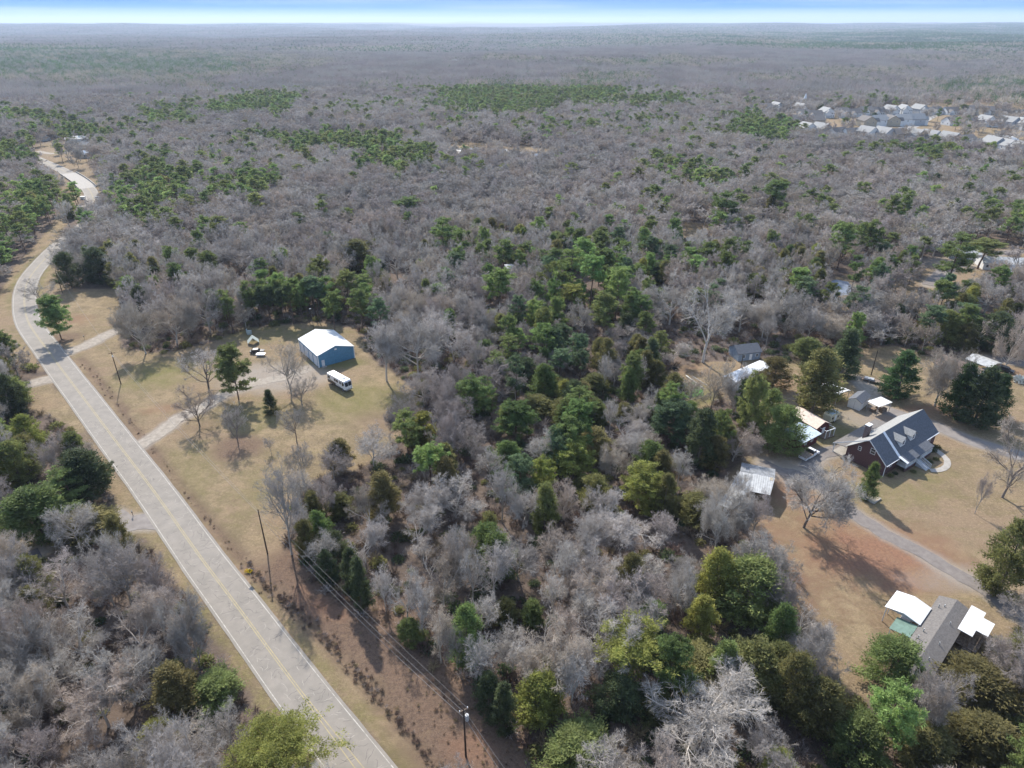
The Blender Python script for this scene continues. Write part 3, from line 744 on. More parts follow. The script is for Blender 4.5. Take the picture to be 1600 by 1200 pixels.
B('cypress', 'green', 401, 653, 643, 9, 'knee-high clipped green bush in the grass left of the round dark conifer', 'bush')
B('pine_low', 'green', 96, 530, 460, 50, 'bushy dark green pine standing at the road bend beside the gravel entrance', 'pine')
B('bare_open', 'grey', 64, 472, 434, 52, 'small leafless tree leaning over the road at the sharp bend')
B('bare_broad', 'grey', 107, 250, 217, 42, 'leafless yard tree above the bridge beside the far road', limb='limb_grey')
B('bare_broad', 'grey', 123, 262, 224, 28, 'narrow leafless yard tree right of the bridge yard')
B('bare_dense', 'pale', 1256, 824, 712, 128, 'large leafless shade tree beside the driveway in front of the brick house', limb=BARK_DARK)
B('bare_open', 'tan', 1566, 777, 650, 100, 'leafless tree with forked trunk at the right of the brick house lawn', limb=BARK_DARK)
B('bare_open', 'mauve', 1523, 802, 738, 30, 'slim leafless sapling on the lawn in front of the brick house', limb='limb_grey')
B('cedar', 'olive', 1560, 926, 810, 78, 'solitary bushy cedar standing beside the lower driveway at the right', 'cedar')
B('cypress', 'green', 1352, 780, 720, 30, 'narrow ragged conifer standing at the brick house gable corner', 'conifer')
B('cypress', 'cypress', 1401, 618, 546, 60, 'plump dark green cypress above the white shed with canopy', 'conifer')
B('cypress', 'cypress', 1490, 652, 565, 56, 'dark green cypress at the left end of the screen above the brick house', 'conifer')
B('cypress', 'dark', 1520, 664, 570, 62, 'tallest dark cypress in the middle of the screen above the brick house', 'conifer')
B('cypress', 'cypress', 1548, 650, 582, 48, 'dark cypress at the right end of the screen above the brick house', 'conifer')
B('bare_dense', 'tan', 1460, 634, 525, 84, 'pale leafless tree behind the gap in the cypress screen')
B('cypress', 'dark', 1314, 588, 512, 62, 'big blue-green conifer above the white carport', 'conifer')
B('cedar', 'olive', 1268, 644, 540, 72, 'large olive cedar standing above the pink-roofed barn shed', 'cedar')
C('cedar', 'mid', 1262, 545, 44, 46, 'yellow-green cedar top between the big olive cedar and the blue-green conifer', 'cedar')
C('cedar', 'gold', 1212, 580, 42, 56, 'golden green cedar in front of the right end of the long white mobile home', 'cedar')
B('cedar', 'mid', 1218, 706, 632, 66, 'rounded green cedar left of the blue lean-to roof', 'cedar')
B('pine_low', 'mid', 1167, 684, 578, 44, 'thin-crowned pine with bare dark trunk below the long white mobile home', 'pine')
B('pine_low', 'dark', 1156, 670, 590, 34, 'dark pine left of the bare-trunked pine by the long mobile home', 'pine')
C('cedar', 'mid', 1205, 640, 46, 76, 'green cedar directly below the long white mobile home', 'cedar')
B('bare_open', 'pale', 1147, 800, 728, 46, 'young leafless tree whose limbs show against the corrugated shed roof')
B('bare_broad', 'pale', 1116, 862, 772, 72, 'pale leafless tree in shade below the corrugated metal shed')
B('bare_open', 'tan', 1110, 642, 562, 62, 'thin leafless tree between the green garden plot and the mobile home', limb='limb_grey')
B('bare_tall', 'pale', 1098, 566, 440, 92, 'tall pale leafless tree with upright white limbs above the green garden plot', limb='white_bark')
C('bare_broad', 'pale', 1050, 470, 105, 62, 'spreading leafless tree left of the tall white-limbed tree')
C('bare_dense', 'pale', 1160, 485, 90, 70, 'round leafless crown right of the tall white-limbed tree')
C('bare_broad', 'grey', 1235, 480, 70, 70, 'dusky grey leafless crown left of the pond gap')
C('bare_dense', 'tan', 1305, 500, 88, 62, 'pale olive leafless crown directly above the blue-green conifer')
C('bare_broad', 'grey', 1385, 505, 95, 66, 'leafless crown above the bare yard with the utility pole')
C('bare_broad', 'pale', 1550, 455, 66, 60, 'whitish leafless crown below the white-roofed houses at the right edge')
C('bare_broad', 'tan', 1590, 520, 50, 90, 'tan leafless crown cut by the right edge beside the far carport')
C('cedar', 'dark', 1560, 515, 60, 66, 'dark cedar in the wood left of the tan crown at the right edge', 'cedar')
C('cedar', 'mid', 1480, 510, 40, 60, 'upright cedar left of the far carport yard', 'cedar')
C('cedar', 'dark', 1425, 480, 24, 18, 'small round cedar alone at the edge of the glade', 'cedar')
B('pine', 'mid', 1477, 452, 362, 62, 'tall pine with long bare leaning trunk beside the far gravel yard', 'pine')
C('pine', 'mid', 1538, 388, 50, 34, 'flat-topped pine above the right-hand white roofs', 'pine')
C('pine', 'green', 1320, 370, 34, 50, 'left one of two round-topped pines above the pond gap', 'pine')
C('pine', 'green', 1360, 366, 38, 48, 'right one of two round-topped pines above the pond gap', 'pine')
C('pine', 'green', 1136, 320, 44, 50, 'large dark pine above the middle yard', 'pine')
C('pine', 'green', 1210, 300, 36, 40, 'dark pine standing high above the middle gap in the wood', 'pine')
C('pine', 'green', 1395, 322, 20, 36, 'left one of two small dark pines in the far right wood', 'pine')
C('pine', 'green', 1414, 320, 20, 36, 'right one of two small dark pines in the far right wood', 'pine')
C('cedar', 'mid', 1180, 443, 42, 40, 'yellow-green rounded tree in the wood above the pale round crown', 'tree')
C('pine', 'green', 691, 360, 44, 46, 'solitary rounded pine at the centre of the upper wood', 'pine')
C('pine', 'green', 634, 318, 40, 28, 'wide flat dark pine up left of the solitary rounded pine', 'pine')
C('pine', 'green', 786, 392, 34, 44, 'dark-topped pine above the small white roof in the wood', 'pine')
C('pine', 'bright', 778, 440, 46, 56, 'bright green pine in the wood left of the bright stand', 'pine')
C('cedar', 'olive', 558, 395, 46, 50, 'olive bushy cedar in the wood above the garage pines', 'cedar')
C('bare_broad', 'pale', 618, 398, 66, 58, 'large pale leafless crown between olive cedar and rounded pine')
C('pine', 'bright', 912, 395, 40, 52, 'bright pine at the top of the bright green stand', 'pine')
C('pine', 'bright', 890, 415, 46, 60, 'pine at the left side of the bright green stand', 'pine')
C('pine', 'bright', 925, 425, 40, 62, 'pine in the middle of the bright green stand', 'pine')
C('pine', 'yellow', 893, 462, 40, 40, 'yellow-green pine at the bottom left of the bright green stand', 'pine')
C('pine', 'bright', 965, 445, 36, 70, 'tall pine at the right of the bright green stand', 'pine')
C('pine', 'mid', 945, 480, 44, 56, 'darker pine at the bottom of the bright green stand', 'pine')
C('cedar', 'dark', 1032, 424, 56, 34, 'wide dark evergreen clump below the middle yard', 'cedar')
C('bare_broad', 'pale', 912, 490, 50, 52, 'pale oval leafless crown against the dark pine below the bright stand')
C('pine', 'green', 518, 474, 30, 46, 'left pine of the group behind the garage', 'pine')
C('pine', 'green', 562, 470, 38, 46, 'right pine of the group behind the garage', 'pine')
C('pine', 'mid', 540, 442, 30, 40, 'rear pine of the group behind the garage', 'pine')
C('cedar', 'dark', 152, 412, 44, 56, 'dark round cedar at the back of the corner field', 'cedar')
C('cedar', 'dark', 104, 420, 30, 56, 'dark cedar where the road vanishes behind the wood', 'cedar')
C('bare_dense', 'grey', 372, 396, 80, 56, 'large round leafless crown left of the middle upper wood')
C('pine', 'mid', 337, 352, 36, 34, 'small bright-topped pine left of the large round leafless crown', 'pine')
C('bare_dense', 'tan', 215, 505, 66, 84, 'leafless tree at the left end of the wood edge beside the gravel entrance')
C('bare_dense', 'tan', 265, 490, 72, 84, 'second leafless tree in the wood edge from the gravel entrance')
C('bare_broad', 'grey', 318, 470, 66, 80, 'dusky leafless tree in the wood edge above the green patch of the field')
C('bare_dense', 'pale', 650, 530, 108, 112, 'huge pale leafless crown in the wood right of the garage')
C('bare_dense', 'pale', 708, 520, 90, 90, 'pale leafless crown joined to the right of the huge one by the garage')
C('bare_tall', 'pale', 598, 530, 60, 116, 'narrow pale leafless tree at the garage corner of the wood')
C('bare_dense', 'mauve', 768, 585, 82, 60, 'smooth mauve-grey leafless dome left of the round dark green cedar')
C('bare_broad', 'mauve', 660, 600, 74, 60, 'dusky leafless thicket crown right of the motorhome')
C('pine_low', 'green', 744, 612, 58, 66, 'round green pine at the left side of the middle evergreens', 'pine')
C('pine_low', 'green', 806, 652, 60, 62, 'broad mid-green pine in the left of the middle evergreens', 'pine')
C('cedar', 'dark', 822, 578, 40, 50, 'round dark green cedar at the top left of the middle evergreens', 'cedar')
C('pine', 'blue', 876, 560, 32, 38, 'small blue-green pine at the top of the middle evergreens', 'pine')
C('cedar', 'olive', 862, 598, 52, 38, 'olive cedar below the small blue-green pine', 'cedar')
C('cedar', 'olive', 930, 598, 42, 40, 'olive cedar in the upper middle of the middle evergreens', 'cedar')
C('pine', 'blue', 908, 560, 26, 34, 'slender blue-green pine beside two leafless trees', 'pine')
C('cedar', 'gold', 842, 630, 52, 36, 'brownish gold cedar between two green pines', 'cedar')
C('cedar', 'olive', 880, 640, 40, 46, 'upright brown-green cedar in the centre of the middle evergreens', 'cedar')
C('cedar', 'mid', 930, 640, 40, 46, 'green cedar with pointed top in the centre of the middle evergreens', 'cedar')
C('cedar', 'gold', 928, 690, 60, 62, 'large golden olive cedar above the yellow-green pine', 'cedar')
C('cedar', 'olive', 976, 642, 30, 32, 'small olive cedar between two leafless trees', 'cedar')
C('cedar', 'gold', 1002, 642, 26, 30, 'small golden cedar left of the bluish pine', 'cedar')
C('bare_tall', 'pale', 848, 692, 48, 66, 'pale leafless tree enclosed by the middle evergreens at the left')
C('bare_tall', 'pale', 990, 692, 46, 62, 'pale leafless tree enclosed by the middle evergreens at the right')
C('bare_tall', 'pale', 955, 640, 26, 50, 'thin whitish leafless tree between the cedars of the middle')
C('bare_tall', 'pale', 1062, 722, 44, 54, 'fan-shaped pale leafless tree below the bluish pine')
C('bare_tall', 'pale', 1018, 622, 26, 46, 'thin leafless tree below the green garden plot')
C('bare_tall', 'pale', 946, 572, 24, 50, 'thin whitish leafless tree at the top of the middle evergreens')
C('bare_tall', 'pale', 1000, 575, 28, 50, 'thin leafless tree left of the green garden plot')
C('pine_low', 'blue', 1054, 654, 66, 74, 'large bluish green pine right of the middle evergreens', 'pine')
C('cedar', 'dark', 1098, 680, 52, 100, 'tall dark cedar with visible trunk right of the bluish pine', 'cedar')
C('pine_low', 'yellow', 896, 712, 66, 56, 'yellow-green pine at the lower middle of the middle evergreens', 'pine')
C('pine_low', 'yellow', 850, 740, 38, 34, 'small bright pine left of the yellow-green pine', 'pine')
C('pine_low', 'yellow', 1012, 756, 74, 56, 'bright yellow-green pine at the lower right of the middle evergreens', 'pine')
C('cedar', 'green', 794, 712, 42, 62, 'upright green cedar at the lower left of the middle evergreens', 'cedar')
C('cedar', 'olive', 912, 757, 32, 42, 'small olive cedar under the yellow-green pine', 'cedar')
C('cedar', 'olive', 1092, 792, 66, 62, 'olive cedar left of the corrugated metal shed', 'cedar')
C('bare_broad', 'pale', 822, 780, 80, 62, 'pale leafless crown below the upright green cedar')
C('bare_broad', 'tan', 880, 775, 56, 56, 'pale tan leafless crown below the small bright pine')
C('bare_broad', 'pale', 985, 810, 120, 78, 'wide leafless crown with white inner limbs below the bright yellow-green pine', limb='white_bark')
C('cedar', 'gold', 529, 708, 38, 58, 'golden olive cedar at the left tip of the field-edge clump', 'cedar')
C('bare_broad', 'pale', 580, 692, 84, 72, 'whitish leafless crown in the middle of the field-edge clump', limb='white_bark')
C('pine', 'mid', 634, 662, 44, 60, 'pine with bare trunk at the right of the field-edge clump', 'pine')
C('pine_low', 'yellow', 662, 668, 38, 42, 'feathery yellow-green pine at the top right of the field-edge clump', 'pine')
C('bare_tall', 'pale', 662, 716, 34, 40, 'small whitish leafless tree under the feathery pine')
C('bare_broad', 'mauve', 736, 682, 58, 66, 'mauve leafless crown between field-edge clump and middle evergreens')
C('cedar', 'gold', 596, 772, 52, 88, 'tall golden brown cedar in the lower left wood', 'cedar')
C('cedar', 'olive', 531, 786, 38, 46, 'olive cedar left of the tall golden brown cedar', 'cedar')
C('cedar', 'green', 497, 824, 34, 64, 'narrow green cedar at the wood edge right of the bare utility pole', 'cedar')
C('cedar', 'dark', 522, 850, 34, 54, 'bluish dark cedar at the wood edge next to the twisted white tree', 'cedar')
C('bare_broad', 'pale', 566, 838, 72, 64, 'twisted leafless tree with white limbs at the lower wood edge', limb='white_bark')
C('bare_broad', 'pale', 650, 820, 86, 82, 'large pale leafless crown in the lower left wood')
C('bare_broad', 'mauve', 503, 762, 62, 56, 'mauve leafless crown at the field edge above the narrow green cedar')
C('bare_broad', 'pale', 710, 770, 96, 52, 'wide pale leafless crown in the centre of the lower wood')
C('bare_dense', 'tan', 690, 905, 94, 110, 'round pinkish grey leafless crown with smooth outline in the lower wood')
C('bare_tall', 'pale', 772, 880, 58, 84, 'pale leafless tree right of the round pinkish crown')
C('cedar', 'mid', 640, 985, 38, 52, 'small yellow-tipped cedar at the wood edge above the power lines', 'cedar')
C('cedar', 'green', 728, 990, 56, 108, 'tall green cedar below the round pinkish crown', 'cedar')
C('cedar', 'gold', 756, 962, 34, 44, 'golden cedar top next to the tall green cedar', 'cedar')
C('cedar', 'olive', 792, 955, 40, 56, 'olive cedar in the middle of the lower wood', 'cedar')
C('cedar', 'green', 832, 955, 34, 50, 'green cedar above the dark-forked leafless tree', 'cedar')
C('bare_broad', 'pale', 800, 1010, 86, 92, 'dark-forked leafless tree with whitish twigs above the yellow cedar')
C('bare_tall', 'pale', 866, 920, 42, 60, 'small leafless tree left of three pale fan-shaped ones')
C('bare_tall', 'pale', 922, 945, 66, 80, 'fan-shaped pale leafless tree above the flat-topped pine')
C('bare_tall', 'pale', 966, 905, 52, 66, 'upright pale leafless tree in the lower wood centre')
C('bare_broad', 'pale', 1060, 915, 78, 96, 'pale leafless crown at the dark hollow of the lower wood')
C('bare_tall', 'pale', 896, 1045, 70, 92, 'pale leafless tree between the flat-topped pine and the yellow cedar')
C('pine_flat', 'yellow', 983, 1004, 102, 58, 'flat-topped yellow-green pine with white crooked limbs in the lower wood', 'pine')
C('cedar', 'yellow', 842, 1084, 78, 96, 'bright yellow-green cedar right of the pole with the transformer', 'cedar')
C('cedar', 'green', 1020, 962, 42, 62, 'green cedar behind the flat-topped pine', 'cedar')
C('cedar', 'gold', 1092, 1036, 96, 44, 'golden brown cedar above the giant leafless tree', 'cedar')
C('cedar', 'dark', 968, 1082, 74, 84, 'dark green cedar below the flat-topped pine', 'cedar')
C('cedar', 'olive', 1026, 1098, 58, 62, 'pale olive cedar touching the giant leafless tree', 'cedar')
C('cedar', 'mid', 903, 1168, 116, 100, 'broad green cedar at the bottom edge right of the transformer pole', 'cedar')
C('bare_dense', 'pale', 1115, 1118, 205, 176, 'giant pale leafless tree at the bottom edge with dense whitish twigs', limb='limb_pale')
C('cedar', 'mid', 1170, 912, 112, 122, 'large yellow-tipped cedar at the left edge of the red dirt yard', 'cedar')
C('cedar', 'olive', 1182, 1040, 94, 112, 'large olive cedar right of the golden brown cedar', 'cedar')
C('cedar', 'yellow', 1216, 1196, 62, 36, 'bright yellow-green cedar top cut by the bottom edge', 'cedar')
C('cedar', 'mid', 1398, 1030, 96, 100, 'green cedar in front of the long grey-roofed mobile home', 'cedar')
C('cedar', 'olive', 1282, 1098, 80, 108, 'olive cedar at the bottom of the dirt yard', 'cedar')
C('cedar', 'mid', 1345, 1150, 92, 100, 'cedar at the bottom edge below the dirt yard', 'cedar')
C('cedar', 'gold', 1530, 1062, 116, 84, 'wide yellowish cedar right of the long grey-roofed mobile home', 'cedar')
C('cedar', 'olive', 1592, 1020, 62, 72, 'olive cedar at the right edge below the gravel drive', 'cedar')
C('cedar', 'olive', 1445, 1158, 96, 90, 'cedar at the bottom edge below the long mobile home', 'cedar')
C('cedar', 'gold', 1545, 1150, 104, 96, 'yellowish cedar near the bottom right corner', 'cedar')
C('bare_broad', 'mauve', 88, 905, 116, 104, 'mauve leafless crown in the wood left of the road', limb='limb_pale')
C('bare_tall', 'mauve', 185, 888, 82, 110, 'leafless tree beside the roadside verge above the short side road')
C('bare_broad', 'pale', 110, 985, 96, 92, 'leafless tree with white forked trunk in the wood left of the road', limb='white_bark')
C('bare_broad', 'mauve', 245, 965, 92, 92, 'mauve-grey leafless crown beside the left verge')
C('bare_broad', 'grey', 300, 1000, 74, 70, 'greyish leafless crown overhanging the left verge')
C('bare_dense', 'tan', 152, 1092, 132, 118, 'round tan leafless crown with dense fine twigs at the bottom left', limb='limb_pale')
C('cedar', 'gold', 135, 812, 82, 58, 'golden cedar beside the short side road', 'cedar')
C('cedar', 'dark', 132, 738, 84, 100, 'dark olive cedar left of the road at the narrow verge', 'cedar')
C('cedar', 'green', 52, 800, 104, 110, 'deep green cedar mass left of the dark olive cedar', 'cedar')
C('cedar', 'mid', 20, 720, 56, 80, 'cedar at the left edge above the deep green cedar', 'cedar')
C('cedar', 'mid', 18, 612, 50, 60, 'cedar at the left edge beside the small yellow lawn', 'cedar')
C('cedar', 'mid', 332, 1078, 80, 58, 'green cedar at the left verge above the yellow-green pine', 'cedar')
C('cedar', 'yellow', 250, 1150, 60, 78, 'yellow-green cedar in the wood at the bottom left', 'cedar')
C('pine_big', 'yellow', 440, 1184, 158, 76, 'bright yellow-green pine crown at the bottom edge beside the road', 'pine')
C('bare_broad', 'grey', 350, 1140, 88, 72, 'dark-limbed leafless crown left of the bright bottom pine', limb='limb_grey')
C('bare_broad', 'mauve', 40, 1165, 104, 80, 'mauve leafless crown in the bottom left corner')
C('bare_broad', 'mauve', 75, 700, 70, 50, 'mauve leafless crown above the dark olive cedar')

# wall of trees along the left edge of the central wood, and the slim pines behind the garage
_re = random.Random(41)
EDGE_LINE = [(466, 800), (462, 868), (505, 918), (560, 958), (620, 1000), (680, 1050), (735, 1105), (785, 1165)]
_eg = [at(*p) for p in EDGE_LINE]; _n = 0
for _a, _b in zip(_eg[:-1], _eg[1:]):
    _k = max(1, int((_b - _a).length / 3.6))
    for _j in range(_k):
        _p = _a.lerp(_b, (_j + _re.uniform(.2, .8)) / _k) + Vector((_re.uniform(1.0, 3.8), _re.uniform(0, 2.5), 0)); _n += 1
        _nth = ('first', 'second', 'third', 'fourth', 'fifth', 'sixth', 'seventh', 'eighth', 'ninth', 'tenth', 'eleventh', 'twelfth', 'thirteenth', 'fourteenth', 'fifteenth', 'sixteenth', 'seventeenth', 'eighteenth', 'nineteenth', 'twentieth')[(_n - 1) % 20]
        _row = 'upper' if _n <= 20 else 'lower'
        _px, _py = proj(_p.x, _p.y, 0)
        if _re.random() < .62:
            _H = _re.uniform(8, 13); _W = _re.uniform(3.6, 5.4)
            B('cedar', _re.choice(('olive', 'mid', 'green', 'dark', 'dark')), _px, _py, proj(_p.x, _p.y, _H)[1], _W * FPX / depth_of((_p.x, _p.y, 5)), f'slim cedar, {_nth} tree from the top in the {_row} edge row by the brush strip', 'cedar')
        else:
            _H = _re.uniform(10, 14); _W = _re.uniform(5, 7.5)
            B('bare_tall', _re.choice(('pale', 'tan', 'grey')), _px, _py, proj(_p.x, _p.y, _H)[1], _W * FPX / depth_of((_p.x, _p.y, 5)), f'leafless tree, {_nth} tree from the top in the {_row} edge row by the brush strip')
_a, _b = at(322, 522), at(486, 499)
for _j in range(15):
    _p = _a.lerp(_b, (_j + _re.uniform(.2, .8)) / 15) + Vector((0, _re.uniform(-1, 9), 0)); _px, _py = proj(_p.x, _p.y, 0)
    B('pine', _re.choice(('green', 'green', 'mid', 'dark')), _px, _py, proj(_p.x, _p.y, _re.uniform(13, 16.5))[1], _re.uniform(4.4, 6.2) * FPX / depth_of((_p.x, _p.y, 5)), f"slim tall pine, {('first', 'second', 'third', 'fourth', 'fifth', 'sixth', 'seventh', 'eighth', 'ninth', 'tenth', 'eleventh', 'twelfth', 'thirteenth', 'fourteenth', 'fifteenth')[_j]} from the left in the row behind the field", 'pine')
HGT = dict(pine_big=(.12, 1.0), bare_dense=(.14, 1.0), bare_broad=(.20, 1.0), bare_tall=(.30, 1.0), bare_open=(.22, 1.0), pine=(.40, 1.0), pine_flat=(.55, 1.0), pine_low=(.16, 1.0), cedar=(.05, 1.0), cypress=(.02, 1.0))
def wood_mat(m_): return {'bare': 'limb_grey', 'pine': 'pine_bark', 'ceda': 'bark', 'cypr': 'bark'}[m_[:4]]
def part_mat(o, m):
    o.material_slots[0].link = 'OBJECT'; o.material_slots[0].material = m
def plant(model_, tw, x, y, H, W, label, cat, group=None, limb=None, rng=random, kind_name=None, idx=None):
    tr, cr = MODELS[model_][rng.randrange(len(MODELS[model_])) if idx is None else idx]
    nm = kind_name or {'bare': 'bare_tree', 'pine': 'pine_tree', 'ceda': 'cedar_tree', 'cypr': 'conifer_tree'}[model_[:4]]
    t = thing(nm, label, cat, (x, y, float(terrain(np.array(x), np.array(y))) - .05), rng.uniform(0, 6.28), group)
    t.scale = (W, W, H)
    a = add('trunk', tr, t); b = add('crown', cr, t)
    if model_[:4] == 'bare':
        part_mat(a, M[limb or ('limb_pale' if tw in ('pale', 'tan') else 'limb_grey')]); part_mat(b, M['twig_' + tw])
    else:
        if limb: part_mat(a, M[limb])
        part_mat(b, M['leaf_' + tw])
    return t
TREES = []          # x, y, crown radius, height of everything planted
rr = random.Random(11)
for form, model_, tw, a_, b_, c_, d_, label, cat, limb in PICK:
    lo_ = HGT[model_][0]
    if form == 'c': c_, d_ = (c_ * 1.25, d_ * 1.12) if model_ == 'cedar' and c_ < 50 else (c_ * 1.13, d_ * 1.1)
    if form == 'b':
        foot = at(a_, b_); W = d_ * depth_of((foot.x, foot.y, 5)) / FPX
        H = 10.0
        for _ in range(12):
            ty = proj(foot.x, foot.y, H)[1]; H *= 1 + (ty - c_) / max(20, (b_ - c_)) * .9
        x, y = foot.x, foot.y
    else:
        H = 14.0
        for _ in range(8):
            zc = H * (lo_ + 1) / 2; c3 = at(a_, b_, zc); dep = depth_of(c3)
            W = c_ * dep / FPX
            th = math.atan2(CAM_H - zc, hypot(c3.x, c3.y))
            Hc = max(W * .45, (d_ * dep / FPX - W * sin(th) * .72) / cos(th))
            H = max(5.0, min(21.0, Hc / (1 - lo_)))
            if model_[:4] in ('pine', 'bare'): H = max(H, 11.0 if c_ > 30 else 9.0)
        x, y = c3.x, c3.y
    plant(model_, tw, x, y, H, W, label, cat, limb=limb, rng=rr)
    TREES.append((x, y, W / 2))

# ---- the wood: jittered grid of stems out to 1.1 km
def candidates(step, r0, r1, seed):
    rng = np.random.default_rng(seed)
    xs = np.arange(-r1 * .82, r1 * .82, step); ys = np.arange(28, r1, step)
    A, B_ = np.meshgrid(xs, ys)
    A = A + rng.uniform(-.42, .42, A.shape) * step; B_ = B_ + rng.uniform(-.42, .42, B_.shape) * step
    A, B_ = A.ravel(), B_.ravel(); r = np.hypot(A, B_)
    m = (r > r0) & (r <= r1) & (np.abs(A) < B_ * .80 + 32)
    return A[m], B_[m], rng
SPARSE = {'row_clearing': .14, 'left_estate': .25, 'mid_yard': .22, 'mid_gap': .35, 'right_houses': .05, 'glade': .22, 'pond_gap': .2, 'subdivision': .07, 'far_left_yard': .12}
_orng = np.random.default_rng(77)
def is_open(x, y, pad=0.0):
    o = np.zeros(np.shape(x), bool)
    for k_, pg in OPEN_G.items():
        o |= in_poly(x, y, pg) & (_orng.uniform(0, 1, np.shape(x)) > SPARSE.get(k_, 0))
        if pad: 
            L_ = list(pg) + [pg[0]]; o |= seg_dist(x, y, L_) < pad
    for k, ln in DRIVE_G.items(): o |= seg_dist(x, y, ln) < DRIVES[k][1] / 2 + 1.6
    o |= seg_dist(x, y, ROAD2[::2]) < ROAD_W / 2 + 2.2
    return o
ax_, ay_, rg_ = candidates(5.7, 0, 330, 21)
keep = ~is_open(ax_, ay_, 1.4) & (seg_dist(ax_, ay_, ROAD2[::2]) > ROAD_W / 2 + 5.5)
ax_, ay_ = ax_[keep], ay_[keep]
keep = np.ones(len(ax_), bool)
for tx, ty, tr_ in TREES: keep &= np.hypot(ax_ - tx, ay_ - ty) > max(2.2, tr_ * .62)
_px, _py = proj(ax_, ay_, np.full(len(ax_), 11.0))
for form, model_, tw, a_, b_, c_, d_, *_r in PICK:          # leave room round the trees picked out by hand
    if form == 'c': keep &= np.hypot((_px - a_) / (c_ * .40), (_py - b_ - d_ * .15) / (d_ * .50)) > 1
    else: keep &= np.hypot((_px - a_) / (d_ * .32), (_py - (b_ + c_) / 2) / ((b_ - c_) * .35)) > 1
ax_, ay_ = ax_[keep], ay_[keep]
LANDMARKS = [((505, 545), 'the blue garage'), ((532, 594), 'the motorhome'), ((1385, 690), 'the brick house'), ((1165, 755), 'the corrugated metal shed'), ((1465, 975), 'the long grey-roofed mobile home'), ((1165, 587), 'the long white mobile home'), ((1075, 605), 'the green garden plot'), ((1310, 450), 'the pond gap'), ((1440, 378), 'the far white roof'), ((1575, 405), 'the right-hand white roofs'), ((1540, 565), 'the far carport'),
 ((1095, 382), 'the grey roof in the middle yard'), ((120, 500), 'the corner field'), ((110, 285), 'the bridge'), ((160, 330), 'the far road bend'), ((30, 500), 'the sharp road bend'), ((215, 820), 'the short side road'), ((20, 880), 'the dark lane'), ((418, 865), 'the bare utility pole'), ((728, 1180), 'the transformer pole'), ((189, 600), 'the pole beside the gravel entrance'), ((800, 420), 'the small white roof in the wood'),
 ((925, 440), 'the bright green pine stand'), ((690, 360), 'the solitary rounded pine'), ((1115, 1160), 'the giant leafless tree'), ((850, 690), 'the middle evergreens'), ((980, 1040), 'the flat-topped pine'), ((690, 950), 'the round pinkish crown'), ((150, 1120), 'the round tan crown'), ((60, 60 + 700), 'the deep green cedar mass'), ((610, 740), 'the field-edge clump'), ((985, 850), 'the wide white-limbed crown'), ((440, 1190), 'the bright bottom pine'), ((650, 560), 'the huge pale crown'), ((372, 420), 'the large round leafless crown')]
LM = [(at(*p).x, at(*p).y, s_) for p, s_ in LANDMARKS]
def where(x, y, rank=0):
    d, lx, ly, s_ = sorted((hypot(x - a, y - b), a, b, c) for a, b, c in LM)[rank]
    az = atan2(x - lx, y - ly) - atan2(lx, ly)
    az = (az + pi) % (2 * pi) - pi
    q = 'behind' if abs(az) < pi / 4 else 'in front of' if abs(az) > 3 * pi / 4 else ('to the right of' if az > 0 else 'to the left of')
    near_ = 'just ' if d < 13 else 'well ' if d > 40 else ''
    return near_ + q + ' ' + s_
pxs, pys = proj(ax_, ay_, np.full(len(ax_), 11.0))
share, ekind = evergreen_share(pxs, pys)
u = rg_.uniform(0, 1, len(ax_)); share = np.clip(np.maximum(share * 1.15, .5 * (1 - smooth(.7, 1.2, np.hypot((pxs - 920) / 210, (pys - 610) / 190)))), 0, .97)
cls = np.where(u < share, np.where(rg_.uniform(0, 1, len(ax_)) < .82, ekind, 1 - ekind), 2)
dist = np.hypot(ax_, np.hypot(ay_, CAM_H))
order = np.argsort(dist)
inview = (pxs > -70) & (pxs < 1670) & (pys < 1290) & (pys > 0)
LIMIT = {0: 215, 1: 170, 2: 205}
count = {0: 0, 1: 0, 2: 0}; rest = []
USED_LABELS = set()
def own_label(head, x, y):
    for rank in range(14):
        s_ = f'{head} {where(x, y, rank)}'
        if s_ not in USED_LABELS and len(s_.split()) <= 16: break
    else: s_ = f'{head} {where(x, y, 0)}'
    USED_LABELS.add(s_)
    return s_
LOOK_B = [('pale', 'pale'), ('mauve', 'mauve-grey'), ('tan', 'tan'), ('grey', 'dusky grey')]
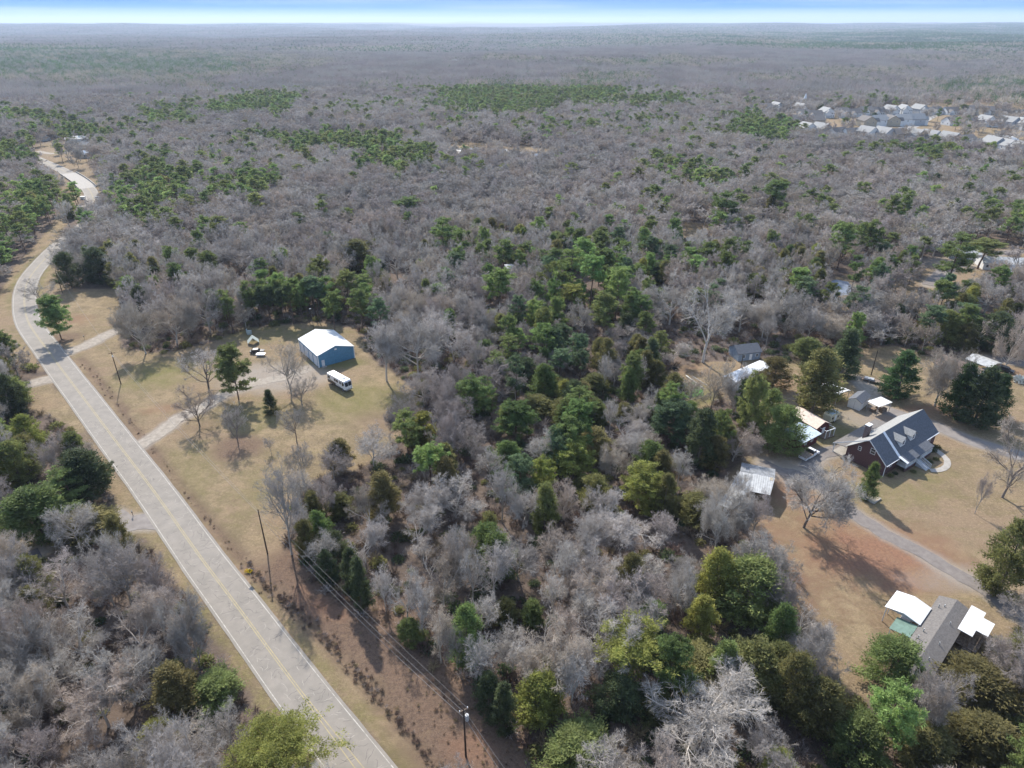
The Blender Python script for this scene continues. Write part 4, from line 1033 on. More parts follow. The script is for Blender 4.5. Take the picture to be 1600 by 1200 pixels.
for i in order:
    x, y, k = float(ax_[i]), float(ay_[i]), int(cls[i])
    if not inview[i] or count[k] >= LIMIT[k]:
        rest.append((x, y, k)); continue
    count[k] += 1
    if k == 2:
        g = wav(np.array(x), np.array(y), 1 / 26.0) + rr.gauss(0, .5)
        tw, word = LOOK_B[0] if g > .35 else LOOK_B[2] if g > 0 else LOOK_B[3] if g > -.5 else LOOK_B[1]
        broad = rr.random() < .68; H = rr.uniform(10, 15.5) if share[i] < .35 else rr.uniform(7.5, 11); W = rr.uniform(9.0, 13.5) if broad else rr.uniform(6.5, 8.5)
        lab = own_label(f"{'tall ' if H > 14.5 else 'low ' if H < 10.5 else ''}{word} {'broad' if broad else 'narrow'} leafless tree", x, y)
        plant(('bare_dense' if rr.random() < .55 else 'bare_broad') if broad else 'bare_tall', tw, x, y, H, W, lab, 'tree', 'leafless trees of the wood', rng=rr)
    elif k == 0:
        tw, word = rr.choice([('green', 'dark green'), ('green', 'dark green'), ('mid', 'mid-green'), ('bright', 'bright green'), ('blue', 'bluish green')])
        low_ = rr.random() < .3; H = rr.uniform(10.5, 16); W = rr.uniform(6.2, 9.0)
        lab = own_label(f"{'tall ' if H > 15 else 'low ' if H < 12.4 else ''}{word} {'bushy' if low_ else 'high-crowned'} pine", x, y)
        plant('pine_low' if low_ else 'pine', tw, x, y, H, W, lab, 'pine', 'pines of the wood', rng=rr)
    else:
        tw, word = rr.choice([('olive', 'olive'), ('olive', 'olive'), ('mid', 'green'), ('green', 'deep green'), ('dark', 'dark'), ('gold', 'golden brown'), ('yellow', 'yellow-green')])
        H = rr.uniform(8.5, 13.5); W = rr.uniform(5.4, 8.6)
        lab = own_label(f"{'tall ' if H > 12 else 'low ' if H < 9.8 else ''}{word} {'wide' if W > 7.6 else 'slim' if W < 6.4 else 'rounded'} cedar", x, y)
        plant('cedar', tw, x, y, H, W, lab, 'cedar', 'cedars of the wood', rng=rr)

# ---- beyond the limit: the same trees as stuff, scattered by geometry nodes
SRC = bpy.data.collections.new('tree_sources')
def merged(name, tr, cr, m0, m1):
    """one mesh with trunk and crown for instancing"""
    def rd(me):
        v = np.empty(len(me.vertices) * 3, np.float32); me.vertices.foreach_get('co', v)
        li = np.empty(len(me.loops), np.int32); me.loops.foreach_get('vertex_index', li)
        ls = np.empty(len(me.polygons), np.int32); me.polygons.foreach_get('loop_start', ls)
        lt = np.empty(len(me.polygons), np.int32); me.polygons.foreach_get('loop_total', lt)
        return v.reshape(-1, 3), li, ls, lt
    V, F, FM, o = [], [], [], 0
    for me, mi in ((tr, 0), (cr, 1)):
        v, li, ls, lt = rd(me)
        for n_ in (3, 4):
            m = lt == n_
            if m.any():
                F.append(li[ls[m][:, None] + np.arange(n_)] + o); FM.append(np.full(int(m.sum()), mi))
        V.append(v); o += len(v)
    return np_mesh(name, np.concatenate(V), F, [m0, m1], np.concatenate(FM))
class Scatter:
    def __init__(s, name): s.name = name; s.src = []; s.pts = []; s.idx = []; s.rot = []; s.scl = []; s.col = bpy.data.collections.new(name + '_sources')
    def source(s, me):
        o = bpy.data.objects.new(f'{s.name}_source_{len(s.src):02d}', me); s.col.objects.link(o); s.src.append(o); return len(s.src) - 1
    def put(s, x, y, z, i, r, sx, sy, sz):
        s.pts.append((x, y, z)); s.idx.append(i); s.rot.append((0, 0, r)); s.scl.append((sx, sy, sz))
    def build(s, kind='stuff', label=None):
        me = bpy.data.meshes.new(s.name); me.from_pydata(s.pts, [], [])
        a = me.attributes.new('pick', 'INT', 'POINT'); a.data.foreach_set('value', np.array(s.idx, np.int32))
        for nm, dat in (('rotv', s.rot), ('sclv', s.scl)):
            a = me.attributes.new(nm, 'FLOAT_VECTOR', 'POINT'); a.data.foreach_set('vector', np.array(dat, np.float32).ravel())
        ng = bpy.data.node_groups.new(s.name + '_nodes', 'GeometryNodeTree')
        ng.interface.new_socket('Geometry', in_out='INPUT', socket_type='NodeSocketGeometry')
        ng.interface.new_socket('Geometry', in_out='OUTPUT', socket_type='NodeSocketGeometry')
        N = ng.nodes; gi = N.new('NodeGroupInput'); go = N.new('NodeGroupOutput')
        ci = N.new('GeometryNodeCollectionInfo'); ci.inputs['Collection'].default_value = s.col
        ci.inputs['Separate Children'].default_value = True; ci.inputs['Reset Children'].default_value = True
        ip = N.new('GeometryNodeInstanceOnPoints'); ip.inputs['Pick Instance'].default_value = True
        def na(nm, ty):
            q = N.new('GeometryNodeInputNamedAttribute'); q.data_type = ty; q.inputs['Name'].default_value = nm
            return q.outputs['Attribute']
        ng.links.new(gi.outputs[0], ip.inputs['Points']); ng.links.new(ci.outputs[0], ip.inputs['Instance'])
        ng.links.new(na('pick', 'INT'), ip.inputs['Instance Index'])
        ng.links.new(na('rotv', 'FLOAT_VECTOR'), ip.inputs['Rotation']); ng.links.new(na('sclv', 'FLOAT_VECTOR'), ip.inputs['Scale'])
        ng.links.new(ip.outputs[0], go.inputs[0])
        o = add(s.name, me, kind=kind, label=label)
        md = o.modifiers.new('scatter', 'NODES'); md.node_group = ng
        return o
def mk_sources(sc, bare, pine, cedar):
    out = {0: [], 1: [], 2: []}
    for key, k, cols in ((bare, 2, ('pale', 'mauve', 'tan', 'grey')), (pine, 0, ('green', 'mid', 'green', 'bright')), (cedar, 1, ('olive', 'dark', 'mid', 'gold'))):
        for j, c in enumerate(cols):
            tr, cr = MODELS[key][j % len(MODELS[key])]
            pre = 'twig_' if k == 2 else 'leaf_'
            wd = M[{2: 'limb_grey', 0: 'pine_bark', 1: 'bark'}[k]]
            out[k].append(sc.source(merged(key + '_merged', tr, cr, wd, M[pre + c])))
            if k == 2:
                tr, cr = MODELS[key][(j + 2) % len(MODELS[key])]
                out[k].append(sc.source(merged(key + '_merged', tr, cr, wd, M[pre + c])))
    return out
SIZE = {2: ((10, 15.5), (8.0, 12.0)), 0: ((11, 16), (5.8, 9.0)), 1: ((8.5, 13.5), (5.2, 8.2))}
near_wood = Scatter('woodland')
ns_ = mk_sources(near_wood, 'bare_broad', 'pine', 'cedar'); nm_ = mk_sources(near_wood, 'm_bare', 'm_pine', 'm_cedar')
def scatter_tree(sc, S_, x, y, k, rnd, grow_=1.0, shrink=1.0):
    (h0, h1), (w0, w1) = SIZE[k]
    H = rnd.uniform(h0, h1) * shrink; W = rnd.uniform(w0, w1) * grow_
    src = S_[k]
    if k == 2:
        g = float(wav(np.array(x), np.array(y), 1 / 60.0)) + rnd.gauss(0, .6)
        j = 0 if g > .25 else 2 if g > -.2 else 1 if g > -.7 else 3
        i = src[j * 2 + rnd.randrange(2)]
    else: i = rnd.choice(src)
    sc.put(x, y, float(terrain(np.array(x), np.array(y))) - .1, i, rnd.uniform(0, 6.28), W, W, H)
for x, y, k in rest: scatter_tree(near_wood, ns_ if hypot(x, y) < 230 else nm_, x, y, k, rr)
bx_, by_, rg2 = candidates(7.6, 330, 1100, 33)
keep = ~is_open(bx_, by_, 0)
bx_, by_ = bx_[keep], by_[keep]
pxs, pys = proj(bx_, by_, np.full(len(bx_), 11.0))
share, ekind = evergreen_share(pxs, pys, .09)
share = np.clip(share + .16 * wav(bx_, by_, 1 / 60.0), 0.02, 1)
u = rg2.uniform(0, 1, len(bx_)); cls = np.where(u < share, np.where(rg2.uniform(0, 1, len(bx_)) < .88, ekind, 1 - ekind), 2)
for x, y, k, sh_ in zip(bx_, by_, cls, share): scatter_tree(near_wood, nm_, float(x), float(y), int(k), rr, 1.5 if k == 2 else 1.15, .75 if (k == 2 and sh_ > .4) else 1.0)
near_wood.build()

# ---- far wood: 40 m and 170 m squares of canopy, each square its own little wood
def low_tree(kind, rng, x, y, z, H, W, n_, big):
    if kind == 'bare':
        d = norm(rng.normal(0, 1, (n_, 3)) * np.array([1, 1, .7]) + np.array([0, 0, .35]))
        c = np.array([x, y, z + H * .55]); P = c + d * np.array([W / 2, W / 2, H * .42]) * rng.uniform(.25, .75, (n_, 1))
        return spikes(P, norm(d + np.array([0, 0, .5])), np.full(n_, H * .28), np.full(n_, big), rng)
    if kind == 'pine':
        d = norm(rng.normal(0, 1, (n_, 3))); c = np.array([x, y, z + H * .72])
        P = c + d * np.array([W / 2, W / 2, H * .26]) * rng.uniform(.5, 1, (n_, 1))
    else:
        t = rng.uniform(0, 1, n_); a = rng.uniform(0, 6.28, n_); r = W / 2 * (1 - t * .8)
        P = np.stack([x + r * np.cos(a), y + r * np.sin(a), z + H * (.05 + .9 * t)], 1); d = norm(P - np.array([x, y, z]))
    return cards(P, np.full(n_, big * 2.4), rng, nrm=d, asp=.9)
def patch(name, size, step, p_ever, seed, n_, big, twig):
    rng = np.random.default_rng(seed); G = {'twig': [], 'ever': []}
    k = int(size / step)
    for i in range(k):
        for j in range(k):
            x = (i + .5 + rng.uniform(-.4, .4)) * step - size / 2; y = (j + .5 + rng.uniform(-.4, .4)) * step - size / 2
            if rng.random() < p_ever:
                G['ever'].append(low_tree('pine' if rng.random() < .7 else 'cedar', rng, x, y, 0, rng.uniform(10, 16), rng.uniform(5, 8) * step / 6.5, n_, big))
            else: G['twig'].append(low_tree('bare', rng, x, y, 0, rng.uniform(11, 17), rng.uniform(7, 10) * step / 6.5, n_, big))
    parts, fm = [], []
    for key, mi in (('twig', 0), ('ever', 1)):
        for V, F in G[key]: parts.append((V, F)); fm.append(np.full(len(F), mi))
    V, F = join(parts)
    return np_mesh(name, V, [np.concatenate(F)], [M['twig_' + twig], M['leaf_cypress']], np.concatenate(fm))
far_wood = Scatter('far_forest')
TWS = ('mauve', 'grey', 'mauve', 'tan', 'grey')
PA = [far_wood.source(patch('canopy_square', 42, 7.0, p, 500 + q, 46, .42, TWS[q])) for q, p in enumerate((.02, .06, .15, .35, .8))]
PB = [far_wood.source(patch('canopy_square', 174, 10.0, p, 520 + q, 15, 1.3, TWS[q])) for q, p in enumerate((.02, .08, .2, .4, .8))]
def fill(step, r0, r1, srcs):
    xs = np.arange(-r1 * .85, r1 * .85, step); ys = np.arange(0, r1, step)
    for x in xs:
        for y in ys:
            r = hypot(x, y)
            if not (r0 < r <= r1) or abs(x) > y * .80 + step * 2: continue
            z = float(terrain(np.array(x), np.array(y)))
            px, py = proj(x, y, z + 11)
            s_, _k = evergreen_share(np.array(px), np.array(py), .05)
            nz_ = float(wav(np.array(x * .55), np.array(y * 1.5), 1 / (90.0 + r * .10)))
            v = float(s_) * (.55 + .6 * rr.random()) + 1.15 * max(0, nz_ - .02) * (.5 + rr.random())
            i = 4 if v > .55 else 3 if v > .3 else 2 if v > .17 else (1 if rr.random() < .5 else 0)
            k_ = 1 if rr.random() < .6 else 1.05
            far_wood.put(x, y, z - .5, srcs[i], rr.randrange(4) * pi / 2, k_, k_, rr.uniform(.9, 1.12))
fill(40, 1095, 2700, PA)
fill(165, 2700, 12500, PB)
far_wood.build()

# ---- low brush on the wood floor and along the ditch
def gen_bush(seed, n_, up_=.9, w=.05, size=1.0):
    rng = np.random.default_rng(seed)
    a = rng.uniform(0, 6.28, n_); D = norm(np.stack([np.cos(a), np.sin(a), rng.uniform(.4, 2.2, n_)], 1)); P = np.stack([np.cos(a) * .12, np.sin(a) * .12, 0 * a], 1)
    L = rng.uniform(.5, 1, n_); p = grow(P, D, L, None, 2, rng, .2, .05)
    q, d2, l2 = spawn(p, L, 4, .3, 1, .6, .5, rng)
    return join([ribbons(p, np.full(n_, w), rng), spikes(q, d2, l2, np.full(len(q), w * .8), rng)])
def gen_leafy(seed, n_, size=.3):
    rng = np.random.default_rng(seed); d = norm(rng.normal(0, 1, (n_, 3))); d[:, 2] = np.abs(d[:, 2])
    return join([cards(d * rng.uniform(.35, .95, (n_, 1)) * np.array([1, 1, .8]), rng.uniform(.6, 1.2, n_) * size, rng, nrm=d)])
M['brush_brown'] = mat('brush_brown', (0.17, 0.125, 0.10), 0.9, 0.1, 0.2, 1.0, rnd=.25, hue=.02)
M['brush_straw'] = mat('brush_straw', (0.30, 0.225, 0.14), 0.9, 0.1, 0.2, 1.0, rnd=.2, hue=.02)
brush_sc = Scatter('undergrowth')
bs = []
for q, (fn, m_) in enumerate([(gen_bush(1, 46), 'brush_brown'), (gen_bush(2, 40), 'twig_mauve'), (gen_bush(3, 44), 'brush_straw'), (gen_leafy(4, 240), 'leaf_olive'), (gen_leafy(5, 240), 'leaf_dark'), (gen_bush(6, 46), 'brush_brown')]):
    V, F = fn; bs.append(brush_sc.source(np_mesh('brush', V, F, [M[m_]])))
cx_, cy_, rg3 = candidates(2.5, 0, 260, 55)
op = is_open(cx_, cy_, 0)
for x, y, o_ in zip(cx_, cy_, op):
    if o_ or rr.random() < .1: continue
    s_ = rr.uniform(.8, 2.3); i = bs[rr.choice((0, 1, 2, 3, 4, 5, 0, 1, 5))]
    brush_sc.put(float(x), float(y), 0, i, rr.uniform(0, 6.28), s_, s_, s_ * rr.uniform(.7, 1.2))
for (x0, y0), (x1, y1) in zip(ditch_line[:-1], ditch_line[1:]):
    L_ = hypot(x1 - x0, y1 - y0)
    dens = 3.6 if y0 < 108 else .7
    for _ in range(int(L_ * dens)):
        t = rr.random(); x = x0 + (x1 - x0) * t + rr.gauss(0, .75); y = y0 + (y1 - y0) * t + rr.gauss(0, .75)
        s_ = rr.uniform(.25, .65) * (1.1 if y0 < 108 else .8); brush_sc.put(x, y, -.35, bs[rr.choice((0, 5, 0, 1, 5, 2))], rr.uniform(0, 6.28), s_, s_, s_ * rr.uniform(.8, 1.2))
for (x0, y0), (x1, y1) in zip(bl[:-1], bl[1:]):
    L_ = hypot(x1 - x0, y1 - y0)
    for _ in range(int(L_ * 6)):
        t = rr.random(); x = x0 + (x1 - x0) * t + rr.gauss(0, 3.2) + 1; y = y0 + (y1 - y0) * t + rr.gauss(0, 3.2) + 1
        if min(hypot(x - p.x, y - p.y) for p in ROAD[::3]) < 7.5: continue
        s_ = rr.uniform(.18, .5); brush_sc.put(x, y, 0, bs[rr.choice((2, 2, 2, 5, 2))], rr.uniform(0, 6.28), s_, s_, s_ * rr.uniform(.8, 1.3))
brush_sc.build()

# ================================================================= buildings, vehicles, poles
def pm(name, c, rough=.6, spec=.4, var=.06, scale=1.5, **k): M[name] = mat(name, c, rough, spec, var, scale, **k); return M[name]
pm('metal_white', (.66, .66, .645), .45, .5, .04); pm('metal_blue', (.085, .235, .37), .5, .5, .08); pm('trim_white', (.72, .73, .72), .6)
pm('door_white', (.62, .64, .66), .5); pm('door_grey', (.42, .43, .44), .5); pm('window_dark', (.025, .03, .038), .12, .8, .05); pm('brick_red', (.112, .062, .060), .85, .2, .2, 6)
pm('roof_slate', (.105, .112, .125), .75, .35, .12, 2.5, bump=.3); pm('roof_light', (.27, .27, .26), .8, .3, .1, 2.5); pm('roof_grey', (.155, .142, .13), .85, .25, .12, 3, bump=.3); pm('roof_brown', (.17, .125, .10), .85, .25, .12, 3)
pm('roof_green', (.12, .19, .15), .6, .4, .1); pm('metal_dull', (.24, .25, .265), .5, .5, .2, 1.2, metallic=.2); pm('rust', (.27, .16, .11), .8, .3, .25, 2); pm('metal_pale', (.40, .40, .385), .5, .5, .15, 1.0)
pm('siding_white', (.66, .66, .64), .7, .3, .05, stretch=(1, 1, 12)); pm('siding_cream', (.56, .51, .36), .7, .3, .05); pm('siding_tan', (.42, .36, .27), .8, .3, .1); pm('siding_blue', (.22, .27, .33), .8, .3, .1); pm('siding_grey', (.40, .41, .42), .7, .3, .1)
pm('barn_red', (.11, .035, .035), .85, .2, .15); pm('roof_pink', (.60, .47, .38), .6, .4, .06); pm('roof_bluewhite', (.50, .58, .64), .5, .45, .08); pm('wood_old', (.20, .15, .11), .9, .2, .2, 3); pm('wood_pole', (.075, .055, .042), .9, .15, .2, 3)
pm('rubber', (.02, .02, .02), .9); pm('steel', (.45, .46, .48), .35, .6, .05, metallic=.7); pm('paint_white', (.78, .78, .78), .3, .6, .03); pm('paint_black', (.02, .022, .026), .3, .6, .05); pm('paint_tan', (.40, .33, .22), .5); pm('paint_silver', (.45, .46, .48), .35, .6, .05)
pm('sign_yellow', (.75, .50, .02), .5); pm('sign_black', (.02, .02, .02), .6); pm('tarp', (.36, .40, .37), .7); pm('garden_green', (.06, .17, .03), .9, .2, .3, 3); pm('pvc', (.72, .72, .66), .5); pm('brush_pile', (.35, .30, .25), .9); pm('pond', (.20, .235, .30), .35, .5, .12, .4)
pm('plank', (.24, .19, .15), .9, .2, .25, 2.5); pm('chimney', (.13, .10, .10), .85, .2, .2, 8); pm('flower_white', (.7, .68, .58), .8)

def place(a, b, z, label, name, cat, group=None, base=0.0):
    """thing whose local +x runs from corner a to corner b (survey pixels at height z)"""
    A = at(*a, z); B_ = at(*b, z)
    t = thing(name, label, cat, (A.x, A.y, base), atan2(B_.y - A.y, B_.x - A.x), group)
    return t, (B_ - A).length
def window(par, x, y, z, w, h, face, frame='trim_white'):
    """framed window on a wall; face is 'x-','x+','y-','y+' (outward side)"""
    s = -1 if face[1] == '-' else 1
    f = MB(); g = MB(); d = .06 * s; b = .09
    def bx(mb, u0, u1, z0, z1, d0, d1):
        lo_, hi_ = min(d0, d1), max(d0, d1)
        if face[0] == 'y': mb.box(x + u0, x + u1, y + lo_, y + hi_, z0, z1)
        else: mb.box(x + lo_, x + hi_, y + u0, y + u1, z0, z1)
    for u0, u1, z0, z1 in ((-w / 2, w / 2, z + h / 2 - b, z + h / 2), (-w / 2, w / 2, z - h / 2, z - h / 2 + b), (-w / 2, -w / 2 + b, z - h / 2 + b, z + h / 2 - b), (w / 2 - b, w / 2, z - h / 2 + b, z + h / 2 - b), (-w / 2 + b, w / 2 - b, z - .03, z + .03)):
        bx(f, u0, u1, z0, z1, .003 * s, d)
    fo = f.build('window', M[frame], par)
    bx(g, -w / 2 + b, w / 2 - b, z - h / 2 + b, z + h / 2 - b, .002 * s, .03 * s)
    g.build('pane', M['window_dark'], fo)
    return fo
def gable_shell(par, x0, x1, y0, y1, ze, zr, axis, wm, rm, over=.35, th=.12, zb=0.0, rm2=None, name='roof'):
    """walls with gable ends and a two-slope roof; axis = ridge direction; returns roof objects"""
    if axis == 'y':
        xm = (x0 + x1) / 2
        MB().prism([(x0, zb), (x1, zb), (x1, ze), (xm, zr), (x0, ze)], 'y', y0, y1).build('wall', M[wm], par)
        sl = (zr - ze) / (xm - x0)
        a = [(x0 - over, y0 - over, ze - sl * over + th), (xm, y0 - over, zr + th), (xm, y1 + over, zr + th), (x0 - over, y1 + over, ze - sl * over + th)]
        b = [(xm, y0 - over, zr + th), (x1 + over, y0 - over, ze - sl * over + th), (x1 + over, y1 + over, ze - sl * over + th), (xm, y1 + over, zr + th)]
    else:
        ym = (y0 + y1) / 2
        MB().prism([(y0, zb), (y1, zb), (y1, ze), (ym, zr), (y0, ze)], 'x', x0, x1).build('wall', M[wm], par)
        sl = (zr - ze) / (ym - y0)
        a = [(x0 - over, y0 - over, ze - sl * over + th), (x1 + over, y0 - over, ze - sl * over + th), (x1 + over, ym, zr + th), (x0 - over, ym, zr + th)]
        b = [(x0 - over, ym, zr + th), (x1 + over, ym, zr + th), (x1 + over, y1 + over, ze - sl * over + th), (x0 - over, y1 + over, ze - sl * over + th)]
    r1 = MB().slab(a, th - .01).build(name, M[rm], par); r2 = MB().slab(b, th - .01).build(name, M[rm2 or rm], par)
    return r1, r2
def ribs(par, p0, p1, p2, p3, n_, w, h, m):
    """raised seams across a roof quad, running from edge p0-p1 to edge p3-p2"""
    mb = MB(); p0, p1, p2, p3 = map(Vector, (p0, p1, p2, p3)); u = (p1 - p0).normalized() * w / 2
    for k in range(n_):
        t = (k + .5) / n_; a = p0.lerp(p1, t); b = p3.lerp(p2, t)
        mb.slab([a - u + Vector((0, 0, h)), a + u + Vector((0, 0, h)), b + u + Vector((0, 0, h)), b - u + Vector((0, 0, h))], h - .002)
    return mb.build('roof_seam', M[m], par, kind='stuff')
def posts(par, pts, z0, z1, r, m, name='post'):
    for x, y in pts: MB().box(x - r, x + r, y - r, y + r, z0, z1).build(name, M[m], par)

# ---- blue garage
g, L = place((496, 556), (552, 541), 4.1, 'large blue metal garage with white roof and roll-up doors on its left side', 'metal_garage', 'garage')
gable_shell(g, 0, 11.9, 0, 15.6, 4.1, 5.9, 'y', 'metal_blue', 'metal_white', over=.25)
ribs(g, (-.2, -.2, 4.19), (-.2, 15.8, 4.19), (5.95, 15.8, 6.02), (5.95, -.2, 6.02), 26, .05, .035, 'trim_white'); ribs(g, (12.1, -.2, 4.19), (12.1, 15.8, 4.19), (5.95, 15.8, 6.02), (5.95, -.2, 6.02), 26, .05, .035, 'trim_white')
for y in (1.0, 4.7, 8.4, 12.1):
    d = MB().box(-.045, -.003, y, y + 2.9, .05, 3.2).build('roll_up_door', M['door_white'], g)
    q = MB()
    for k in range(1, 7): q.box(-.075, -.046, y + .05, y + 2.85, .05 + k * .45, .09 + k * .45)
    q.build('door_rib', M['door_grey'], d)
d = MB().box(1.0, 1.95, -.05, -.003, .1, 2.2).build('side_door', M['door_white'], g)
MB().cyl((1.82, -.10, 1.1), (1.82, -.05, 1.1), .04).build('handle', M['steel'], d)
MB().box(.8, 2.2, -.95, -.06, 0, .18).build('doorstep', M['concrete'], g)
for x, y in ((-.012, -.012), (11.912, -.012), (11.912, 15.612), (-.012, 15.612)): MB().box(x - .13, x + .13, y - .13, y + .13, 0, 4.05).build('corner_trim', M['trim_white'], g)
MB().box(5.6, 6.3, -.06, -.003, 4.5, 5.0).build('gable_vent', M['trim_white'], g)
q = MB()
for k in range(22): q.box(.5 + k * .5, .54 + k * .5, -.03, -.002, 0, 4.0)
q.build('wall_rib', M['metal_blue'], g, kind='stuff')

# ---- motorhome
def wheel(par, x, y, r, w, z=None):
    z = r if z is None else z; s = 1 if y > 0 else -1
    o = MB().cyl((x, y - w / 2, z), (x, y + w / 2, z), r, n=16).build('wheel', M['rubber'], par)
    MB().cyl((x, y + s * (w / 2 + .003) - s * .03, z), (x, y + s * (w / 2 + .02), z), r * .55, n=12).build('rim', M['steel'], o)
def motorhome():
    A = at(545, 609, .5); B_ = at(518, 594, .5); c = (A + B_) / 2
    t = thing('motorhome', 'white motorhome with dark lower side parked on grass below the blue garage', 'motorhome', (c.x, c.y, 0), atan2(A.y - B_.y, A.x - B_.x))
    MB().prism([(-4.5, .55), (3.9, .55), (4.5, .75), (4.55, 1.55), (4.15, 2.85), (3.9, 3.05), (-4.5, 3.05)], 'y', -1.2, 1.2).build('body', M['paint_white'], t, bevel=.06)
    MB().box(-4.4, -.3, -1.235, -1.21, .5, 1.35).box(-.3, 3.6, -1.235, -1.21, .5, .8).build('side_skirt', M['paint_black'], t)
    MB().poly([(-4.45, -1.232, 1.9), (-.5, -1.232, 1.35), (2.2, -1.232, .95), (2.2, -1.232, .85), (-.5, -1.232, 1.2), (-4.45, -1.232, 1.65)]).build('side_stripe', M['paint_tan'], t)
    for x, w in ((-3.6, 1.1), (-.6, .6), (.5, 1.2), (2.2, .8)):
        MB().box(x - w / 2, x + w / 2, -1.245, -1.212, 1.85, 2.55).build('side_window', M['window_dark'], t)
    MB().box(3.0, 3.7, -1.25, -1.213, 1.6, 2.6).build('cab_window', M['window_dark'], t)
    for y0, y1 in ((-1.08, -.05), (.05, 1.08)):
        MB().slab([(4.56, y0, 1.65), (4.56, y1, 1.65), (4.26, y1, 2.66), (4.26, y0, 2.66)], .05).build('windscreen', M['window_dark'], t)
    MB().box(4.5, 4.72, -1.15, 1.15, .5, .78).build('bumper', M['steel'], t)
    for y in (-.9, .9): MB().cyl((4.5, y, 1.05), (4.58, y, 1.05), .13).build('headlight', M['trim_white'], t)
    for x, y in ((3.1, -1.05), (3.1, 1.05), (-2.6, -1.05), (-2.6, 1.05)): wheel(t, x, y, .42, .3)
    MB().box(-1.9, -1.0, -.4, .4, 3.06, 3.28).build('roof_unit', M['trim_white'], t, bevel=.05); MB().box(1.7, 2.6, -.4, .4, 3.06, 3.3).build('roof_unit', M['trim_white'], t, bevel=.05)
    MB().box(-3.4, -3.0, -.2, .2, 3.055, 3.15).build('roof_hatch', M['metal_pale'], t)
    for y in (-1.35, 1.35): MB().box(3.9, 4.1, y - .12, y + .12, 2.0, 2.4).build('mirror', M['paint_black'], t)
motorhome(); bpy.data.objects['motorhome'].scale = (1, 1, 1.12)

# ---- brick house
h, L = place((1385, 724), (1466, 673), 3.6, 'two-storey brick house with slate-blue roof, twin dormers and white porch', 'brick_house', 'house')
D = 9.6; L = 24.2; ze = 3.4; zr = 7.6
ym = D / 2
MB().prism([(0, 0), (D, 0), (D, ze), (ym, zr), (0, ze)], 'x', 0, L).build('wall', M['brick_red'], h)
sl = (zr - ze) / ym; ov = .45; th = .14
def rz_(y): return ze + sl * (y if y < ym else D - y) + th
# front slope: left piece, main piece reaching out over the porch
MB().slab([(-ov, -ov, rz_(-ov)), (5.2, -ov, rz_(-ov)), (5.2, ym, rz_(ym)), (-ov, ym, rz_(ym))], .12).build('roof', M['roof_slate'], h, label='narrow front slope left of the dormers')
PY = -2.4; zpe = 2.75
kink = [(6.05, -.2), (L + ov, -.2)]
MB().slab([(6.05, -.2, rz_(-.2)), (L + ov, -.2, rz_(-.2)), (L + ov, ym, rz_(ym)), (6.05, ym, rz_(ym))], .12).build('roof', M['roof_slate'], h)
MB().slab([(6.05, PY, zpe - .05), (18.4, PY, zpe - .05), (18.4, -.202, rz_(-.2)), (6.05, -.202, rz_(-.2))], .12).build('porch_roof', M['roof_slate'], h)
MB().slab([(5.203, PY - .1, zpe), (6.047, PY - .1, zpe), (6.047, -.2, rz_(-.2) + .06), (5.203, -.2, rz_(-.2) + .06)], .14).slab([(5.203, -.203, rz_(-.2) + .06), (6.047, -.203, rz_(-.2) + .06), (6.047, ym, rz_(ym) + .06), (5.203, ym, rz_(ym) + .06)], .14).build('roof_valley_strip', M['trim_white'], h)
# rear slope, running down over the covered back patio on the left two thirds
yb = 13.1; zb_ = 2.7
MB().slab([(-ov, ym + .003, rz_(ym)), (L + ov, ym + .003, rz_(ym)), (L + ov, D + ov, rz_(D + ov)), (-ov, D + ov, rz_(D + ov))], .12).build('roof', M['roof_light'], h, label='pale rear slope')
MB().slab([(-.4, D + ov + .003, rz_(D + ov)), (19.0, D + ov + .003, rz_(D + ov)), (19.0, yb, zb_), (-.4, yb, zb_)], .12).build('patio_roof', M['roof_grey'], h)
posts(h, [(.0, 12.8), (4.5, 12.8), (9, 12.8), (13.5, 12.8), (18.6, 12.8)], 0, 2.6, .09, 'trim_white')
MB().box(0, 19, D + .003, 13.0, 0, .12).build('patio_floor', M['concrete'], h)
# rake and eave boards
bb = .16
MB().slab([(-ov - .04, -ov, rz_(-ov) + .02), (-ov - .003, -ov, rz_(-ov) + .02), (-ov - .003, ym, rz_(ym) + .02), (-ov - .04, ym, rz_(ym) + .02)], .3).build('rake_board', M['trim_white'], h)
MB().slab([(-ov - .04, ym, rz_(ym) + .02), (-ov - .003, ym, rz_(ym) + .02), (-ov - .003, yb, zb_ + .02), (-ov - .04, yb, zb_ + .02)], .28).build('rake_board', M['trim_white'], h)
MB().box(-ov, 5.1, -ov - .14, -ov - .003, rz_(-ov) - .16, rz_(-ov)).build('gutter', M['trim_white'], h)
MB().box(18.5, L + ov, -ov - .0, -.21, rz_(-.2) - .22, rz_(-.2) - .1).build('gutter', M['trim_white'], h)
MB().cyl((-.12, -.12, 0), (-.12, -.12, rz_(-ov) - .1), .07).build('downpipe', M['trim_white'], h)
